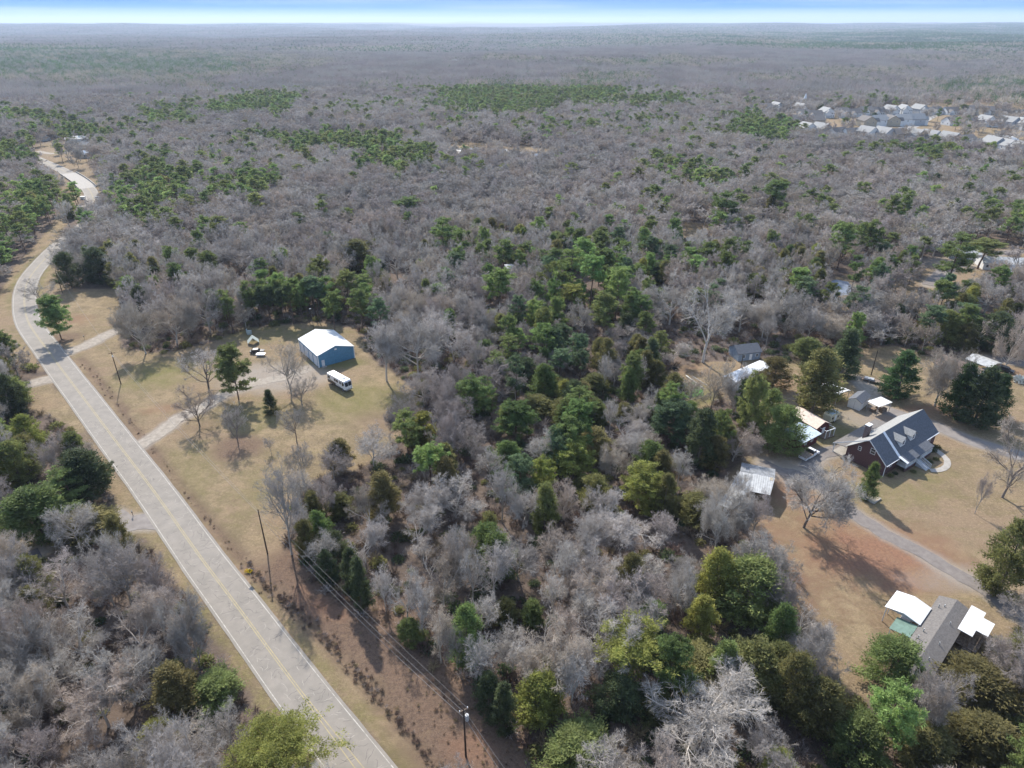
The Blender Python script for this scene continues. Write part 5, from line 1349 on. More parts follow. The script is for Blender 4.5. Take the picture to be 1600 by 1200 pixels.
# porch
MB().box(5.6, 18.2, -2.3, -.003, 1.05, 1.25).build('porch_floor', M['siding_grey'], h)
MB().box(5.7, 18.1, -2.2, -2.0, 0, 1.04).build('porch_skirt', M['brick_red'], h)
posts(h, [(5.75, -2.15), (8.2, -2.15), (10.3, -2.15), (12.7, -2.15), (15.2, -2.15), (18.05, -2.15)], 1.25, 2.55, .09, 'trim_white', 'porch_post')
def railing(x0, y0, x1, y1, z0, z1):
    q = MB(); n_ = int(hypot(x1 - x0, y1 - y0) / .16)
    for k in range(n_ + 1):
        t = k / n_; x, y, z = x0 + (x1 - x0) * t, y0 + (y1 - y0) * t, z0 + (z1 - z0) * t
        q.box(x - .02, x + .02, y - .02, y + .02, z, z + .85)
    r = q.build('baluster', M['trim_white'], h, kind='stuff')
    MB().cyl((x0, y0, z0 + .9), (x1, y1, z1 + .9), .05, n=4).build('handrail', M['trim_white'], h); MB().cyl((x0, y0, z0 + .1), (x1, y1, z1 + .1), .04, n=4).build('handrail', M['trim_white'], h)
railing(5.8, -2.2, 10.2, -2.2, 1.25, 1.25); railing(12.8, -2.2, 18.0, -2.2, 1.25, 1.25); railing(5.72, -2.15, 5.72, -.1, 1.25, 1.25); railing(10.35, -2.4, 10.35, -5.0, 1.1, .05); railing(12.65, -2.4, 12.65, -5.0, 1.1, .05)
for k in range(7): MB().box(10.5, 12.5, -2.32 - .38 * (k + 1), -2.32 - .38 * k, 0, 1.22 - .165 * (k + 1)).build('step', M['siding_grey'], h)
# dormers
for x in (8.9, 13.6):
    y0, y1 = 1.1, 3.9; z0 = rz_(y0) - .1; zt = 6.0; zp = 6.95; w = 1.05
    dm = MB().prism([(x - w, z0 - .3), (x + w, z0 - .3), (x + w, zt), (x, zp), (x - w, zt)], 'y', y0, y1).build('dormer', M['siding_white'], h)
    for s in (-1, 1):
        a = (x + s * (w + .25), y0 - .25, zt - .2 + .08); b = (x, y0 - .25, zp + .1); c = (x, y1 + .7, zp + .1); d2 = (x + s * (w + .25), y1 + .2, zt - .2 + .08)
        MB().slab([a, b, c, d2] if s < 0 else [b, a, d2, c], .1).build('dormer_roof', M['roof_light'], dm)
    window(h, x, y0, (z0 + zt) / 2 + .25, 1.0, 1.25, 'y-')
# gable end windows, crawl door, chimney, front windows and door
window(h, 0, 3.6, 5.0, 1.2, 1.5, 'x-'); window(h, 0, 6.7, 4.2, .8, 1.1, 'x-')
MB().box(-.05, -.003, 1.3, 2.6, .35, 1.15).build('crawl_door', M['trim_white'], h)
MB().box(4.7, 6.2, 8.0, 8.9, 4.2, 8.0).build('chimney', M['chimney'], h); MB().box(4.6, 6.3, 7.9, 9.0, 8.003, 8.15).build('chimney_cap', M['trim_white'], h)
for x in (2.6, 7.2, 9.2, 14.2, 16.6, 21.2): window(h, x, 0, 2.35, 1.1, 1.5, 'y-')
d = MB().box(11, 12, -.05, -.003, 1.26, 3.3).build('front_door', M['paint_white'], h); MB().cyl((11.85, -.11, 2.2), (11.85, -.05, 2.2), .05).build('handle', M['steel'], d)
for y in (3.0, 6.5): window(h, L, y, 2.3, 1.1, 1.4, 'x+')
MB().box(L + ov + .01, L + ov + 6.5, 2.0, 5.8, 0.0, .06).build('patio_slab', M['concrete'], h)
import mathutils
HM = mathutils.Matrix.Translation(h.location) @ mathutils.Matrix.Rotation(h.rotation_euler.z, 4, 'Z')
walk = [HM @ Vector(p) for p in ((11.5, -5.4, 0), (13.2, -6.6, 0), (16.5, -6.9, 0), (19.6, -5.4, 0), (21.4, -2.6, 0), (23.2, .8, 0), (25.6, 3.4, 0))]
strip('path', resample(walk, .8), -.75, .75, .035, M['concrete'], .03, cross=1, kind='structure')
# foundation shrubs and the flower bed in front of the gable
rb = random.Random(5)
for k, (x, y, s_, lb) in enumerate([(1.5, -1.2, .9, 'dark foundation shrub at the left front corner of the brick house'), (3.4, -1.3, .8, 'foundation shrub between the left corner and the porch of the brick house'), (7.6, -3.4, .8, 'low shrub in front of the left porch railing'), (15.0, -3.6, 1.0, 'low shrub in front of the right porch railing'), (17.3, -4.0, .9, 'dark shrub inside the curve of the walk'), (20.6, -1.6, 1.3, 'tall shrub at the right front corner of the brick house'), (22.8, -1.5, 1.2, 'dark shrub beside the walk at the right end of the brick house')]):
    p = HM @ Vector((x, y, 0)); V, F = gen_leafy(60 + k, 220, .32)
    o = add('shrub', np_mesh('shrub', V, F, [M['leaf_dark' if k % 2 else 'leaf_olive']]), label=lb, cat='shrub', group='foundation shrubs of the brick house'); o.location = p; o.scale = (s_, s_, s_)
c = at(1361, 779)
fb = thing('flower_bed', 'small raised square bed with pale edging below the ragged conifer', 'flower bed', (c.x, c.y, 0), radians(36))
MB().box(-1.6, 1.6, -1.5, -1.35, 0, .3).box(-1.6, 1.6, 1.35, 1.5, 0, .3).box(-1.6, -1.45, -1.35, 1.35, 0, .3).box(1.45, 1.6, -1.35, 1.35, 0, .3).build('edging', M['concrete'], fb)
MB().box(-1.44, 1.44, -1.34, 1.34, 0, .22).build('soil', M['siding_tan'], fb)

# ---- corrugated metal shed
s, L = place((1152, 737), (1205, 748), 4.0, 'open metal shed with dull corrugated roof and long lean-to left of the pickup', 'metal_shed', 'shed')
def shed_slab(pts, m, nm, th=.08, n_=0, **k):
    o = MB().slab(pts, th).build(nm, M[m], s, **k)
    return o
shed_slab([(.6, .2, 4.25), (8.1, .2, 4.25), (8.1, 4.7, 3.7), (.6, 4.7, 3.7)], 'metal_dull', 'roof', label='upper roof slope with dark corrugation')
q = MB()
for k in range(18):
    x = .8 + k * .42; q.slab([(x, .2, 4.31), (x + .09, .2, 4.31), (x + .09, 4.7, 3.76), (x, 4.7, 3.76)], .055)
q.build('roof_seam', M['roof_light'], s, kind='stuff')
shed_slab([(3.3, -5.6, 3.3), (7.6, -5.4, 3.3), (8.1, .19, 4.24), (3.3, .19, 4.24)], 'metal_pale', 'roof')
shed_slab([(-2.6, -12.4, 2.9), (.7, -13.2, 2.9), (3.29, -5.6, 3.3), (3.29, .19, 4.2), (.6, .19, 4.2)], 'metal_pale', 'roof', label='long pale lean-to slope')
q = MB()
for k in range(9):
    x = 3.6 + k * .48; q.slab([(x, -5.5, 3.36), (x + .06, -5.5, 3.36), (x + .06, .15, 4.29), (x, .15, 4.29)], .05)
q.build('roof_seam', M['metal_white'], s, kind='stuff')
MB().slab([(7.05, -.9, 4.13), (7.75, -.85, 4.13), (7.85, .1, 4.30), (7.1, .1, 4.30)], .04).build('roof_patch', M['siding_tan'], s)
posts(s, [(.8, 4.4), (7.8, 4.4), (7.8, .1), (7.3, -5.2), (3.6, -5.3), (.6, -12.6), (-2.2, -12.0), (.7, 0), (-.8, -6)], 0, 2.85, .09, 'wood_old')
MB().box(.75, 7.9, 4.45, 4.52, 0, 3.6).box(.72, .8, .2, 4.44, 0, 3.7).box(-2.0, .6, -12.2, -12.1, 0, 2.6).build('wall', M['rust'], s)
t, L = place((1125, 786), (1141, 783), 2.2, 'small flat grey metal roof at the lower left end of the corrugated shed', 'lean_to', 'shed')
MB().slab([(-3.2, 0, 2.2), (.2, 0, 2.2), (.2, 3.0, 2.5), (-3.2, 3.0, 2.5)], .08).build('roof', M['metal_dull'], t)
posts(t, [(-3.0, .2), (0, .2), (0, 2.8), (-3.0, 2.8)], 0, 2.1, .07, 'wood_old')
# ---- pickup with flat bed
A = at(1254, 722, 0); B_ = at(1278, 706, 0)
def vehicle(name, label, cat, x, y, rz, L, W, H, paint, cabs, hood=.8, group=None):
    """car body from a side profile; cabs = (x0,x1,x2,x3) glasshouse corners"""
    t = thing(name, label, cat, (x, y, 0), rz, group); w = W / 2
    MB().prism([(-L / 2, .35), (L / 2, .35), (L / 2, hood * .8), (cabs[3] + .1, hood), (cabs[0] - .05, hood), (-L / 2, hood * .95)], 'y', -w, w).build('body', M[paint], t, bevel=.07)
    a, b, c, d = cabs; i_ = .14
    MB().prism([(a, hood - .02), (d, hood - .02), (c, H), (b, H)], 'y', -w + i_, w - i_).build('cabin', M[paint], t, bevel=.04)
    MB().prism([(a + .12, hood + .06), (d - .12, hood + .06), (c - .05, H - .1), (b + .05, H - .1)], 'y', -w + i_ - .015, w - i_ + .015).build('side_window', M['window_dark'], t)
    e = .02
    MB().poly([(d - .03 + e, -w + .28, hood + .08), (d - .03 + e, w - .28, hood + .08), (c + .03 + e, w - .32, H - .08), (c + .03 + e, -w + .32, H - .08)]).build('windscreen', M['window_dark'], t)
    MB().poly([(a + .03 - e, -w + .28, hood + .08), (a + .03 - e, w - .28, hood + .08), (b - .03 - e, w - .32, H - .08), (b - .03 - e, -w + .32, H - .08)]).build('rear_window', M['window_dark'], t)
    for px in (-L * .31, L * .31):
        for py in (-w + .08, w - .08): wheel(t, px, py, .34, .22)
    for py in (-w + .3, w - .3):
        MB().box(L / 2 - .02, L / 2 + .03, py - .16, py + .16, hood * .62, hood * .75).build('headlight', M['trim_white'], t)
        MB().box(-L / 2 - .03, -L / 2 + .02, py - .12, py + .12, hood * .62, hood * .8).build('tail_light', M['rust'], t)
    return t
mid = (A + B_) / 2
tr = vehicle('pickup_truck', 'white pickup truck with a flat wooden bed in front of the small sheds', 'pickup', mid.x - .3, mid.y + .2, radians(36), 5.9, 2.1, 1.95, 'paint_white', (.1, .45, 1.2, 1.75), hood=1.05)
for k in range(6): MB().box(-3.1, -.05, -1.15 + k * .385, -.80 + k * .385, 1.13, 1.2).build('bed_plank', M['plank'], tr)
MB().box(-.04, .04, -1.1, 1.1, 1.08, 1.85).build('headboard', M['paint_black'], tr)

# ---- sheds between pickup and cedars
b_, L = place((1275, 668), (1240, 648), 2.8, 'small dark red barn shed with pinkish roof and white porch frame', 'barn_shed', 'shed')
gable_shell(b_, -.2, 8.2, -5.0, 0, 2.7, 4.0, 'x', 'barn_red', 'roof_pink', over=.3)
MB().box(-.26, -.203, -3.4, -2.4, .1, 2.1).build('door', M['trim_white'], b_)
posts(b_, [(-2.2, -4.6), (-2.2, -3.0), (-2.2, -1.4)], .3, 2.4, .07, 'trim_white', 'porch_post')
MB().box(-2.4, -.21, -4.8, -1.2, 0, .3).build('porch_floor', M['wood_old'], b_); MB().box(-2.3, -2.15, -4.7, -1.3, 2.4, 2.55).box(-2.14, -.21, -4.7, -4.6, 2.4, 2.55).box(-2.14, -.21, -1.4, -1.3, 2.4, 2.55).build('porch_beam', M['trim_white'], b_)
window(b_, 3.2, 0, 1.6, .8, .8, 'y+'); window(b_, 5.0, -5.0, 1.6, .8, .8, 'y-')
l_, L = place((1254, 691), (1281, 677), 2.8, 'dark red outbuilding with pale blue-white metal lean-to roof', 'outbuilding', 'shed')
MB().box(.2, 7.0, .2, 5.6, 0, 2.7).build('wall', M['barn_red'], l_)
MB().slab([(-.5, -.4, 2.8), (7.5, -.4, 2.8), (7.5, 3.1, 3.3), (-.5, 3.1, 3.3)], .08).build('roof', M['roof_bluewhite'], l_); MB().slab([(-.5, 3.103, 3.3), (7.5, 3.103, 3.3), (7.5, 6.2, 3.0), (-.5, 6.2, 3.0)], .08).build('roof', M['siding_blue'], l_)
MB().box(6.95, 7.06, 1.2, 2.2, .1, 2.1).build('door', M['trim_white'], l_); window(l_, 2.0, .2, 1.6, .9, .8, 'y-'); window(l_, 4.6, .2, 1.6, .9, .8, 'y-')
# cream camper
q = at(1303, 661)
cp = thing('camper_trailer', 'small cream camper trailer behind the brick house', 'camper', (q.x - .3, q.y + 1.4, 0), radians(30))
MB().prism([(-1.9, .5), (1.9, .5), (2.05, 1.2), (1.8, 2.35), (1.4, 2.65), (-1.5, 2.65), (-2.0, 2.2)], 'y', -1.2, 1.2).build('body', M['siding_cream'], cp, bevel=.08)
MB().box(-1.4, 1.3, -.95, .95, 2.66, 2.72).build('roof', M['roof_bluewhite'], cp)
for x in (-1.2, 1.0): MB().box(x - .35, x + .35, -1.24, -1.205, 1.3, 1.9).build('side_window', M['window_dark'], cp)
MB().box(-.4, .25, -1.245, -1.205, .6, 2.2).build('door', M['trim_white'], cp)
for y in (-1.05, 1.05): wheel(cp, -.1, y, .33, .2)
MB().cyl((2.0, 0, .5), (3.2, 0, .45), .06).cyl((2.0, .6, .5), (3.0, 0, .46), .05).build('tow_bar', M['steel'], cp)
# white arched carport
cpt, L = place((1308, 619), (1328, 609), 2.8, 'white curved-roof carport beside the large olive cedar', 'carport', 'carport')
pr = [(0 - .2, 2.6), (1.1, 3.05), (3.2, 3.3), (5.3, 3.05), (6.6, 2.6)]
for k in range(4):
    (x0, z0), (x1, z1) = pr[k], pr[k + 1]
    MB().slab([(x0, -.2, z0), (x1 - .003, -.2, z1), (x1 - .003, 6.2, z1), (x0, 6.2, z0)], .07).build('roof_panel', M['metal_white'], cpt)
posts(cpt, [(0, 0), (6.3, 0), (0, 6), (6.3, 6), (0, 3), (6.3, 3)], 0, 2.5, .06, 'steel')
q = HM
# junk under the carport
vehicle('car', 'dark car parked under the white curved-roof carport', 'car', cpt.location.x + 1.2, cpt.location.y + 3.6, radians(118), 4.3, 1.75, 1.4, 'paint_black', (-1.8, -1.1, .6, 1.2), hood=.82)
# white shed, canopy
ws, L = place((1347, 628), (1330, 622), 2.8, 'white shed with slate roof beside the square canopy', 'garden_shed', 'shed')
MB().prism([(0, 0), (3.4, 0), (3.4, 2.5), (1.7, 3.4), (0, 2.5)], 'y', -5.8, .2).build('wall', M['siding_white'], ws)
for a, b in (((-.25, 2.45), (1.7, 3.48)), ((1.703, 3.48), (3.65, 2.45))):
    MB().slab([(a[0], -6.0, a[1]), (b[0], -6.0, b[1]), (b[0], .4, b[1]), (a[0], .4, a[1])], .08).build('roof', M['roof_slate'], ws)
MB().box(-.05, -.003, -1.6, -.6, .1, 2.0).build('door', M['trim_white'], ws); MB().box(1.68, 1.72, .203, .23, 0, 2.4).build('door_gap', M['paint_black'], ws)
cn_, L = place((1357, 627), (1373, 635), 3.0, 'square white flat canopy on thin posts beside the white shed', 'canopy', 'canopy')
MB().slab([(-.2, -.2, 3.0), (3.4, -.2, 3.0), (3.4, 5.4, 3.0), (-.2, 5.4, 3.0)], .1).build('roof', M['metal_white'], cn_)
posts(cn_, [(0, 0), (3.2, 0), (3.2, 5.2), (0, 5.2)], 0, 2.9, .06, 'steel')
MB().box(.3, 1.6, .8, 2.2, 0, .9).box(1.9, 3.0, 2.6, 4.6, 0, 1.1).box(.3, 1.2, 3.4, 4.6, 0, .7).build('stored_goods', M['wood_old'], cn_)
# long white mobile home
mh, L = place((1130, 587), (1150, 596), 3.4, 'long white mobile home half hidden by green cedars', 'mobile_home', 'mobile home')
gable_shell(mh, 0, 4.5, 0, 17.5, 3.1, 3.55, 'y', 'siding_white', 'metal_white', over=.12, zb=.6)
MB().box(.1, 4.4, .1, 17.4, 0, .6).build('skirting', M['siding_grey'], mh)
window(mh, 2.3, 0, 2.0, 1.1, .9, 'y-', 'door_grey')
for y in (2.5, 6, 10, 14): window(mh, 4.5, y, 2.1, 1.0, .9, 'x+', 'door_grey')
MB().box(4.503, 4.55, 8.0, 8.9, .7, 2.7).build('door', M['door_grey'], mh)

# ---- long grey-roofed mobile home with carports (lower right)
r_, L = place((1430, 1010), (1479, 936), 3.4, 'long mobile home with weathered grey shingle roof and white carports', 'mobile_home', 'mobile home')
gable_shell(r_, -3.6, 15.4, -3.9, 1.0, 3.1, 3.95, 'x', 'siding_tan', 'roof_grey', over=.25)
for x, y in ((12.6, -.4), (12.0, .3), (4.2, .2), (2.0, .3), (9.0, -2.4), (3.0, -2.6), (-1.6, -2.5)): MB().cyl((x, y, 3.2 + .2), (x, y, 4.25), .09).build('roof_vent', M['metal_pale'], r_)
for x in (-1.5, 1.5, 4.5): window(r_, x, -3.9, 1.9, 1.0, 1.0, 'y-')
MB().box(6.8, 7.7, -3.95, -3.903, .5, 2.5).build('door', M['trim_white'], r_)
for x in (-2, 1, 4): window(r_, x, 1.0, 1.9, 1.0, 1.0, 'y+')
c1 = thing('carport', 'white gable carport at the upper left of the long grey-roofed home', 'carport', r_.location, r_.rotation_euler.z)
for a, b in (((1.05, 3.5), (3.9, 4.15)), ((3.903, 4.15), (6.9, 3.5))):
    MB().slab([(5.3, a[0], a[1]), (10.9, a[0], a[1]), (10.9, b[0], b[1]), (5.3, b[0], b[1])], .08).build('roof', M['metal_white'], c1)
posts(c1, [(5.5, 6.6), (10.6, 6.6), (5.5, 1.3), (10.6, 1.3), (8, 6.6)], 0, 3.4, .07, 'trim_white')
MB().prism([(1.3, 3.45), (6.6, 3.45), (3.9, 4.05)], 'x', 5.4, 5.5).build('gable_panel', M['siding_grey'], c1)
wl_ = HM
def local(o, x, y): 
    r = o.rotation_euler.z; return o.location.x + x * cos(r) - y * sin(r), o.location.y + x * sin(r) + y * cos(r)
qx, qy = local(r_, 7.6, 3.6); vehicle('car', 'grey car parked under the white gable carport', 'car', qx, qy, r_.rotation_euler.z + pi, 4.6, 1.85, 1.45, 'paint_silver', (-1.9, -1.2, .6, 1.3), hood=.86)
c2 = thing('patio_cover', 'pale green flat metal cover between carport and long grey-roofed home', 'patio cover', r_.location, r_.rotation_euler.z)
MB().slab([(1.6, 1.3, 3.15), (5.28, 1.3, 3.15), (5.28, 4.6, 2.75), (1.6, 4.6, 2.75)], .08).build('roof', M['roof_green'], c2)
posts(c2, [(1.8, 4.4), (5.1, 4.4)], 0, 2.65, .06, 'trim_white')
c3 = thing('deck_cover', 'white stepped flat cover over the wooden deck right of the long grey-roofed home', 'deck cover', r_.location, r_.rotation_euler.z)
MB().slab([(8.9, -5.9, 3.6), (16.5, -5.9, 3.6), (16.5, -3.6, 3.75), (8.9, -3.6, 3.75)], .09).build('roof', M['metal_white'], c3)
MB().slab([(10.9, -7.7, 3.5), (14.9, -7.7, 3.5), (14.9, -5.903, 3.6), (10.9, -5.903, 3.6)], .09).build('roof', M['metal_white'], c3)
posts(c3, [(9.1, -5.7), (16.3, -5.7), (11.1, -7.5), (14.7, -7.5)], 0, 3.45, .08, 'wood_old')
dk = thing('deck', 'wooden plank deck with stairs under the white stepped cover', 'deck', r_.location, r_.rotation_euler.z)
for k in range(19): MB().box(8.9 + k * .4, 9.27 + k * .4, -7.3, -4.0, .75, .82).build('plank', M['plank'], dk)
for k in range(4): MB().box(7.6 - .0 + k * .32, 7.9 + k * .32, -6.6, -5.2, 0, .18 + k * .17).build('step', M['plank'], dk)
for x in (9.0, 11, 13, 16.2): MB().box(x - .05, x + .05, -7.3, -7.2, .82, 1.75).build('rail_post', M['wood_old'], dk)
MB().box(8.95, 16.3, -7.32, -7.18, 1.72, 1.8).build('rail', M['wood_old'], dk)

# ---- far carport with car, brown house beside it
c4, L = place((1547, 574), (1565, 567), 3.2, 'light grey gable carport with a car at the right edge of the bare yard', 'carport', 'carport')
for a, b in (((-.3, 3.1), (3.1, 4.0)), ((3.103, 4.0), (6.5, 3.1))):
    MB().slab([(a[0], -.3, a[1]), (b[0], -.3, b[1]), (b[0], 7.3, b[1]), (a[0], 7.3, a[1])], .08).build('roof', M['metal_pale'], c4)
posts(c4, [(0, 0), (6.2, 0), (0, 7), (6.2, 7), (0, 3.5), (6.2, 3.5)], 0, 3.0, .07, 'steel')
qx, qy = local(c4, 3.0, 1.0); vehicle('car', 'silver car nose out under the light grey carport', 'car', qx, qy, c4.rotation_euler.z - pi / 2, 4.6, 1.85, 1.45, 'paint_silver', (-1.9, -1.2, .6, 1.3), hood=.86)
qx, qy = local(c4, 6.9, -1.0); vehicle('car', 'dark car parked just outside the light grey carport', 'car', qx + 1.4, qy + 1.2, c4.rotation_euler.z - pi / 2.4, 4.4, 1.8, 1.5, 'paint_black', (-1.9, -1.4, .6, 1.3), hood=.86)
h2, L = place((1506, 565), (1540, 578), 3.2, 'low house with brown shingle roof left of the light grey carport', 'house', 'house')
gable_shell(h2, -4, 7.5, -8, 0, 3.0, 4.8, 'x', 'siding_white', 'roof_brown', over=.4); window(h2, 5.5, -8, 1.7, 1.2, 1.1, 'y-'); MB().box(2.2, 3.2, -8.05, -8.003, .1, 2.2).build('door', M['trim_white'], h2)
# ---- blue-grey house under the trees
h3, L = place((1157, 552), (1184, 549), 2.8, 'blue-grey cottage under leafless trees above the long white mobile home', 'house', 'house')
gable_shell(h3, -.5, 7.2, 0, 6, 2.7, 4.3, 'x', 'siding_blue', 'roof_slate', over=.35); window(h3, 6, 0, 1.5, .9, 1.1, 'y-', 'trim_white'); window(h3, 1.5, 0, 1.5, .9, 1.1, 'y-', 'trim_white')
MB().box(3.4, 4.3, -.05, -.003, .1, 2.1).build('door', M['trim_white'], h3)
# ---- houses half seen beyond
def simple_house(px, L, W, ze, zr, rz, wm, rm, label, name='house', cat='house', group=None):
    p = at(*px); t = thing(name, label, cat, (p.x, p.y, 0), radians(rz), group)
    gable_shell(t, -L / 2, L / 2, -W / 2, W / 2, ze, zr, 'x', wm, rm, over=.4)
    for k in range(max(2, int(L / 4))): window(t, -L / 2 + 1.6 + k * (L - 3.2) / max(1, int(L / 4) - 1), -W / 2, ze * .55, 1.2, 1.2, 'y-')
    MB().box(-.5, .5, -W / 2 - .05, -W / 2 - .003, .1, 2.1).build('door', M['trim_white'], t)
    return t
simple_house((1098, 388), 17, 9, 3, 5.4, 6, 'siding_tan', 'roof_light', 'house with pale grey roof in the middle yard')
simple_house((1442, 386), 22, 7, 3, 4.2, -28, 'siding_white', 'metal_white', 'long low building with white roof left of the tall leaning pine')
simple_house((1503, 402), 12, 8, 3, 4.6, -20, 'siding_grey', 'metal_pale', 'small pale-roofed house seen through the tall leaning pine')
simple_house((1562, 418), 17, 9, 3, 4.8, -12, 'siding_white', 'metal_pale', 'pale-roofed house at the right edge of the far gravel yard')
simple_house((1590, 432), 12, 10, 3, 4.6, -12, 'siding_white', 'metal_white', 'white-roofed building cut by the right edge of the far gravel yard')
simple_house((801, 424), 7, 5, 2.4, 3.4, 20, 'siding_white', 'metal_white', 'small white-roofed shed deep in the wood', 'shed', 'shed')
simple_house((1200, 340), 14, 8, 3, 4.8, 10, 'siding_tan', 'roof_light', 'tan house in the middle gap of the wood')
simple_house((965, 250), 20, 9, 3.4, 5.2, 4, 'siding_white', 'metal_white', 'pale house in the wood right of the house row clearing')
for k, (px, w, c_, rm, lb) in enumerate([((706, 244), 16, 'siding_white', 'metal_white', 'leftmost pale house of the row in the far wood'), ((729, 242), 18, 'siding_tan', 'roof_light', 'second tan house of the row in the far wood'), ((778, 244), 14, 'siding_white', 'metal_white', 'third white house of the row in the far wood'), ((805, 248), 16, 'siding_white', 'roof_light', 'fourth white house of the row in the far wood'), ((828, 252), 12, 'siding_white', 'metal_white', 'rightmost white house of the row in the far wood'),
    ((440, 194), 22, 'siding_white', 'metal_white', 'long white-roofed building among pines far up the left wood'), ((428, 197), 12, 'siding_tan', 'metal_white', 'small white-roofed building beside the long one among far pines'), ((62, 220), 16, 'siding_grey', 'roof_slate', 'dark-roofed house left of the far road end'), ((100, 213), 12, 'siding_white', 'rust', 'house with rusty red roof above the far road end'), ((124, 222), 20, 'siding_white', 'metal_white', 'white-roofed house above the bridge'), ((143, 246), 18, 'siding_grey', 'roof_bluewhite', 'house with bluish metal roof right of the bridge yard'), ((140, 232), 14, 'siding_tan', 'roof_slate', 'dark-roofed house behind the bluish-roofed one')]):
    simple_house(px, w, 8.5, 3.2, 5.2, (k * 37) % 50 - 22, c_, rm, lb)
for k, (px, lb) in enumerate([((601, 122), 'tiny white building in the far wood left of centre'), ((712, 103), 'white farm building in the distant wood')]):
    p = at(*px); o = simple_house(px, 16, 9, 4, 7, (k * 53) % 60 - 30, 'siding_white', 'metal_white', lb); o.location.z = float(terrain(np.array(p.x), np.array(p.y))) + 4

# ---- the housing estate at the right
HM_ = {}
def estate_house(v):
    w_, d_, ze_, zr_ = ((12, 14, 5.6, 9.4), (14, 13, 5.4, 9.0), (11, 15, 5.8, 9.8), (15, 12, 3.6, 7.4))[v]
    wm = ('siding_white', 'siding_tan', 'siding_grey', 'siding_white')[v]; rm = ('roof_light', 'roof_grey', 'roof_light', 'roof_grey')[v]
    t = thing('estate_house', 'x', 'house')
    gable_shell(t, -w_ / 2, w_ / 2, -d_ / 2, d_ / 2, ze_, zr_, 'x' if v % 2 else 'y', wm, rm, over=.4)
    # projecting front gable
    MB().prism([(-w_ / 2 + .5, 0), (-w_ / 2 + 6, 0), (-w_ / 2 + 6, ze_ - .6), (-w_ / 2 + 3.25, ze_ + 1.8), (-w_ / 2 + .5, ze_ - .6)], 'y', -d_ / 2 - 3, -d_ / 2 - .003).build('front_gable', M['siding_white'], t)
    for sgn in (-1, 1):
        xm = -w_ / 2 + 3.25; a = (xm + sgn * 3.1, ze_ - .75); b = (xm + sgn * .002, ze_ + 1.95)
        P = [(a[0], -d_ / 2 - 3.3, a[1]), (b[0], -d_ / 2 - 3.3, b[1]), (b[0], -d_ / 2 + 2.2, b[1]), (a[0], -d_ / 2 + 1.2, a[1])]
        MB().slab(P if sgn < 0 else P[::-1], .12).build('gable_roof', M[rm], t)
    MB().box(-w_ / 2 + 1, -w_ / 2 + 5.4, -d_ / 2 - 3.06, -d_ / 2 - 3.003, .1, 2.5).build('garage_door', M['door_grey'], t)
    for x in (2, 4.5): window(t, x, -d_ / 2, 1.7, 1.2, 1.4, 'y-'); 
    if ze_ > 4:
        for x in (1, 3, 5): window(t, x, -d_ / 2, 4.2, 1.1, 1.3, 'y-')
    for y in (-3, 3): window(t, -w_ / 2, y, 4.0 if ze_ > 4 else 1.7, 1.0, 1.3, 'x-'); window(t, w_ / 2, y, 4.0 if ze_ > 4 else 1.7, 1.0, 1.3, 'x+')
    return t
EST = [estate_house(v) for v in range(4)]
used = [False] * 4
rowsE = [  # (pixels of the row, count, yaw, name)
 ([(1240, 186), (1400, 178), (1500, 179), (1640, 185)], 17, 8, 'rear row'), ([(1345, 198), (1435, 194)], 5, 95, 'cross street'), ([(1475, 194), (1560, 198), (1640, 206)], 9, 186, 'middle row'),
 ([(1250, 209), (1400, 219), (1460, 223), (1560, 236), (1650, 254)], 17, 196, 'front row'), ([(1165, 176), (1215, 174), (1262, 178)], 5, 15, 'wooded left rear'), ([(1200, 190), (1240, 194), (1290, 198)], 3, 190, 'wooded left front')]
words_ = ['first', 'second', 'third', 'fourth', 'fifth', 'sixth', 'seventh', 'eighth', 'ninth', 'tenth', 'eleventh', 'twelfth', 'thirteenth', 'fourteenth', 'fifteenth', 'sixteenth', 'seventeenth']
re_ = random.Random(3)
for pxs_, n_, yaw, rn in rowsE:
    L_ = [at(*p) for p in pxs_]; tot = sum((b - a).length for a, b in zip(L_[:-1], L_[1:]))
    for k in range(n_):
        d = tot * (k + .5) / n_; q = 0
        while q < len(L_) - 2 and d > (L_[q + 1] - L_[q]).length: d -= (L_[q + 1] - L_[q]).length; q += 1
        p = L_[q].lerp(L_[q + 1], d / (L_[q + 1] - L_[q]).length)
        v = re_.randrange(4)
        o = EST[v] if not used[v] else copy_tree(EST[v]); used[v] = True
        o.location = (p.x, p.y + re_.uniform(-4, 4), 0); o.rotation_euler.z = radians(yaw + re_.uniform(-9, 9))
        o.scale = (1.08, 1.08, 1.1); o['group'] = 'houses of the estate'; o['label'] = f"{words_[k]} house from the left in the {rn} of the estate"
for v in range(4):
    if not used[v]: EST[v].location = (420, 560 + 20 * v, 0); EST[v]['label'] = 'estate house'
p_ = at(1246, 168)
ch = thing('church', 'white church with a pointed steeple left of the estate', 'church', (p_.x, p_.y, 0), .3)
gable_shell(ch, -6, 6, -10, 10, 7, 12, 'y', 'siding_white', 'roof_grey'); MB().box(-1.6, 1.6, -12.5, -10.003, 0, 12).build('tower', M['siding_white'], ch)
MB().cyl((0, -11.25, 12.003), (0, -11.25, 18), 1.7, .05, n=8).build('steeple', M['metal_white'], ch)
strip('estate_street', resample([at(1380, 226), at(1400, 208), at(1430, 194), at(1455, 180)], 6), -7, 7, .05, M['concrete'], 0, kind='structure', cross=1)
p_ = at(1562, 226); big = thing('tent_roof', 'big white domed tent roof at the right end of the estate', 'tent', (p_.x, p_.y, 0), .2)
V, F = [], []
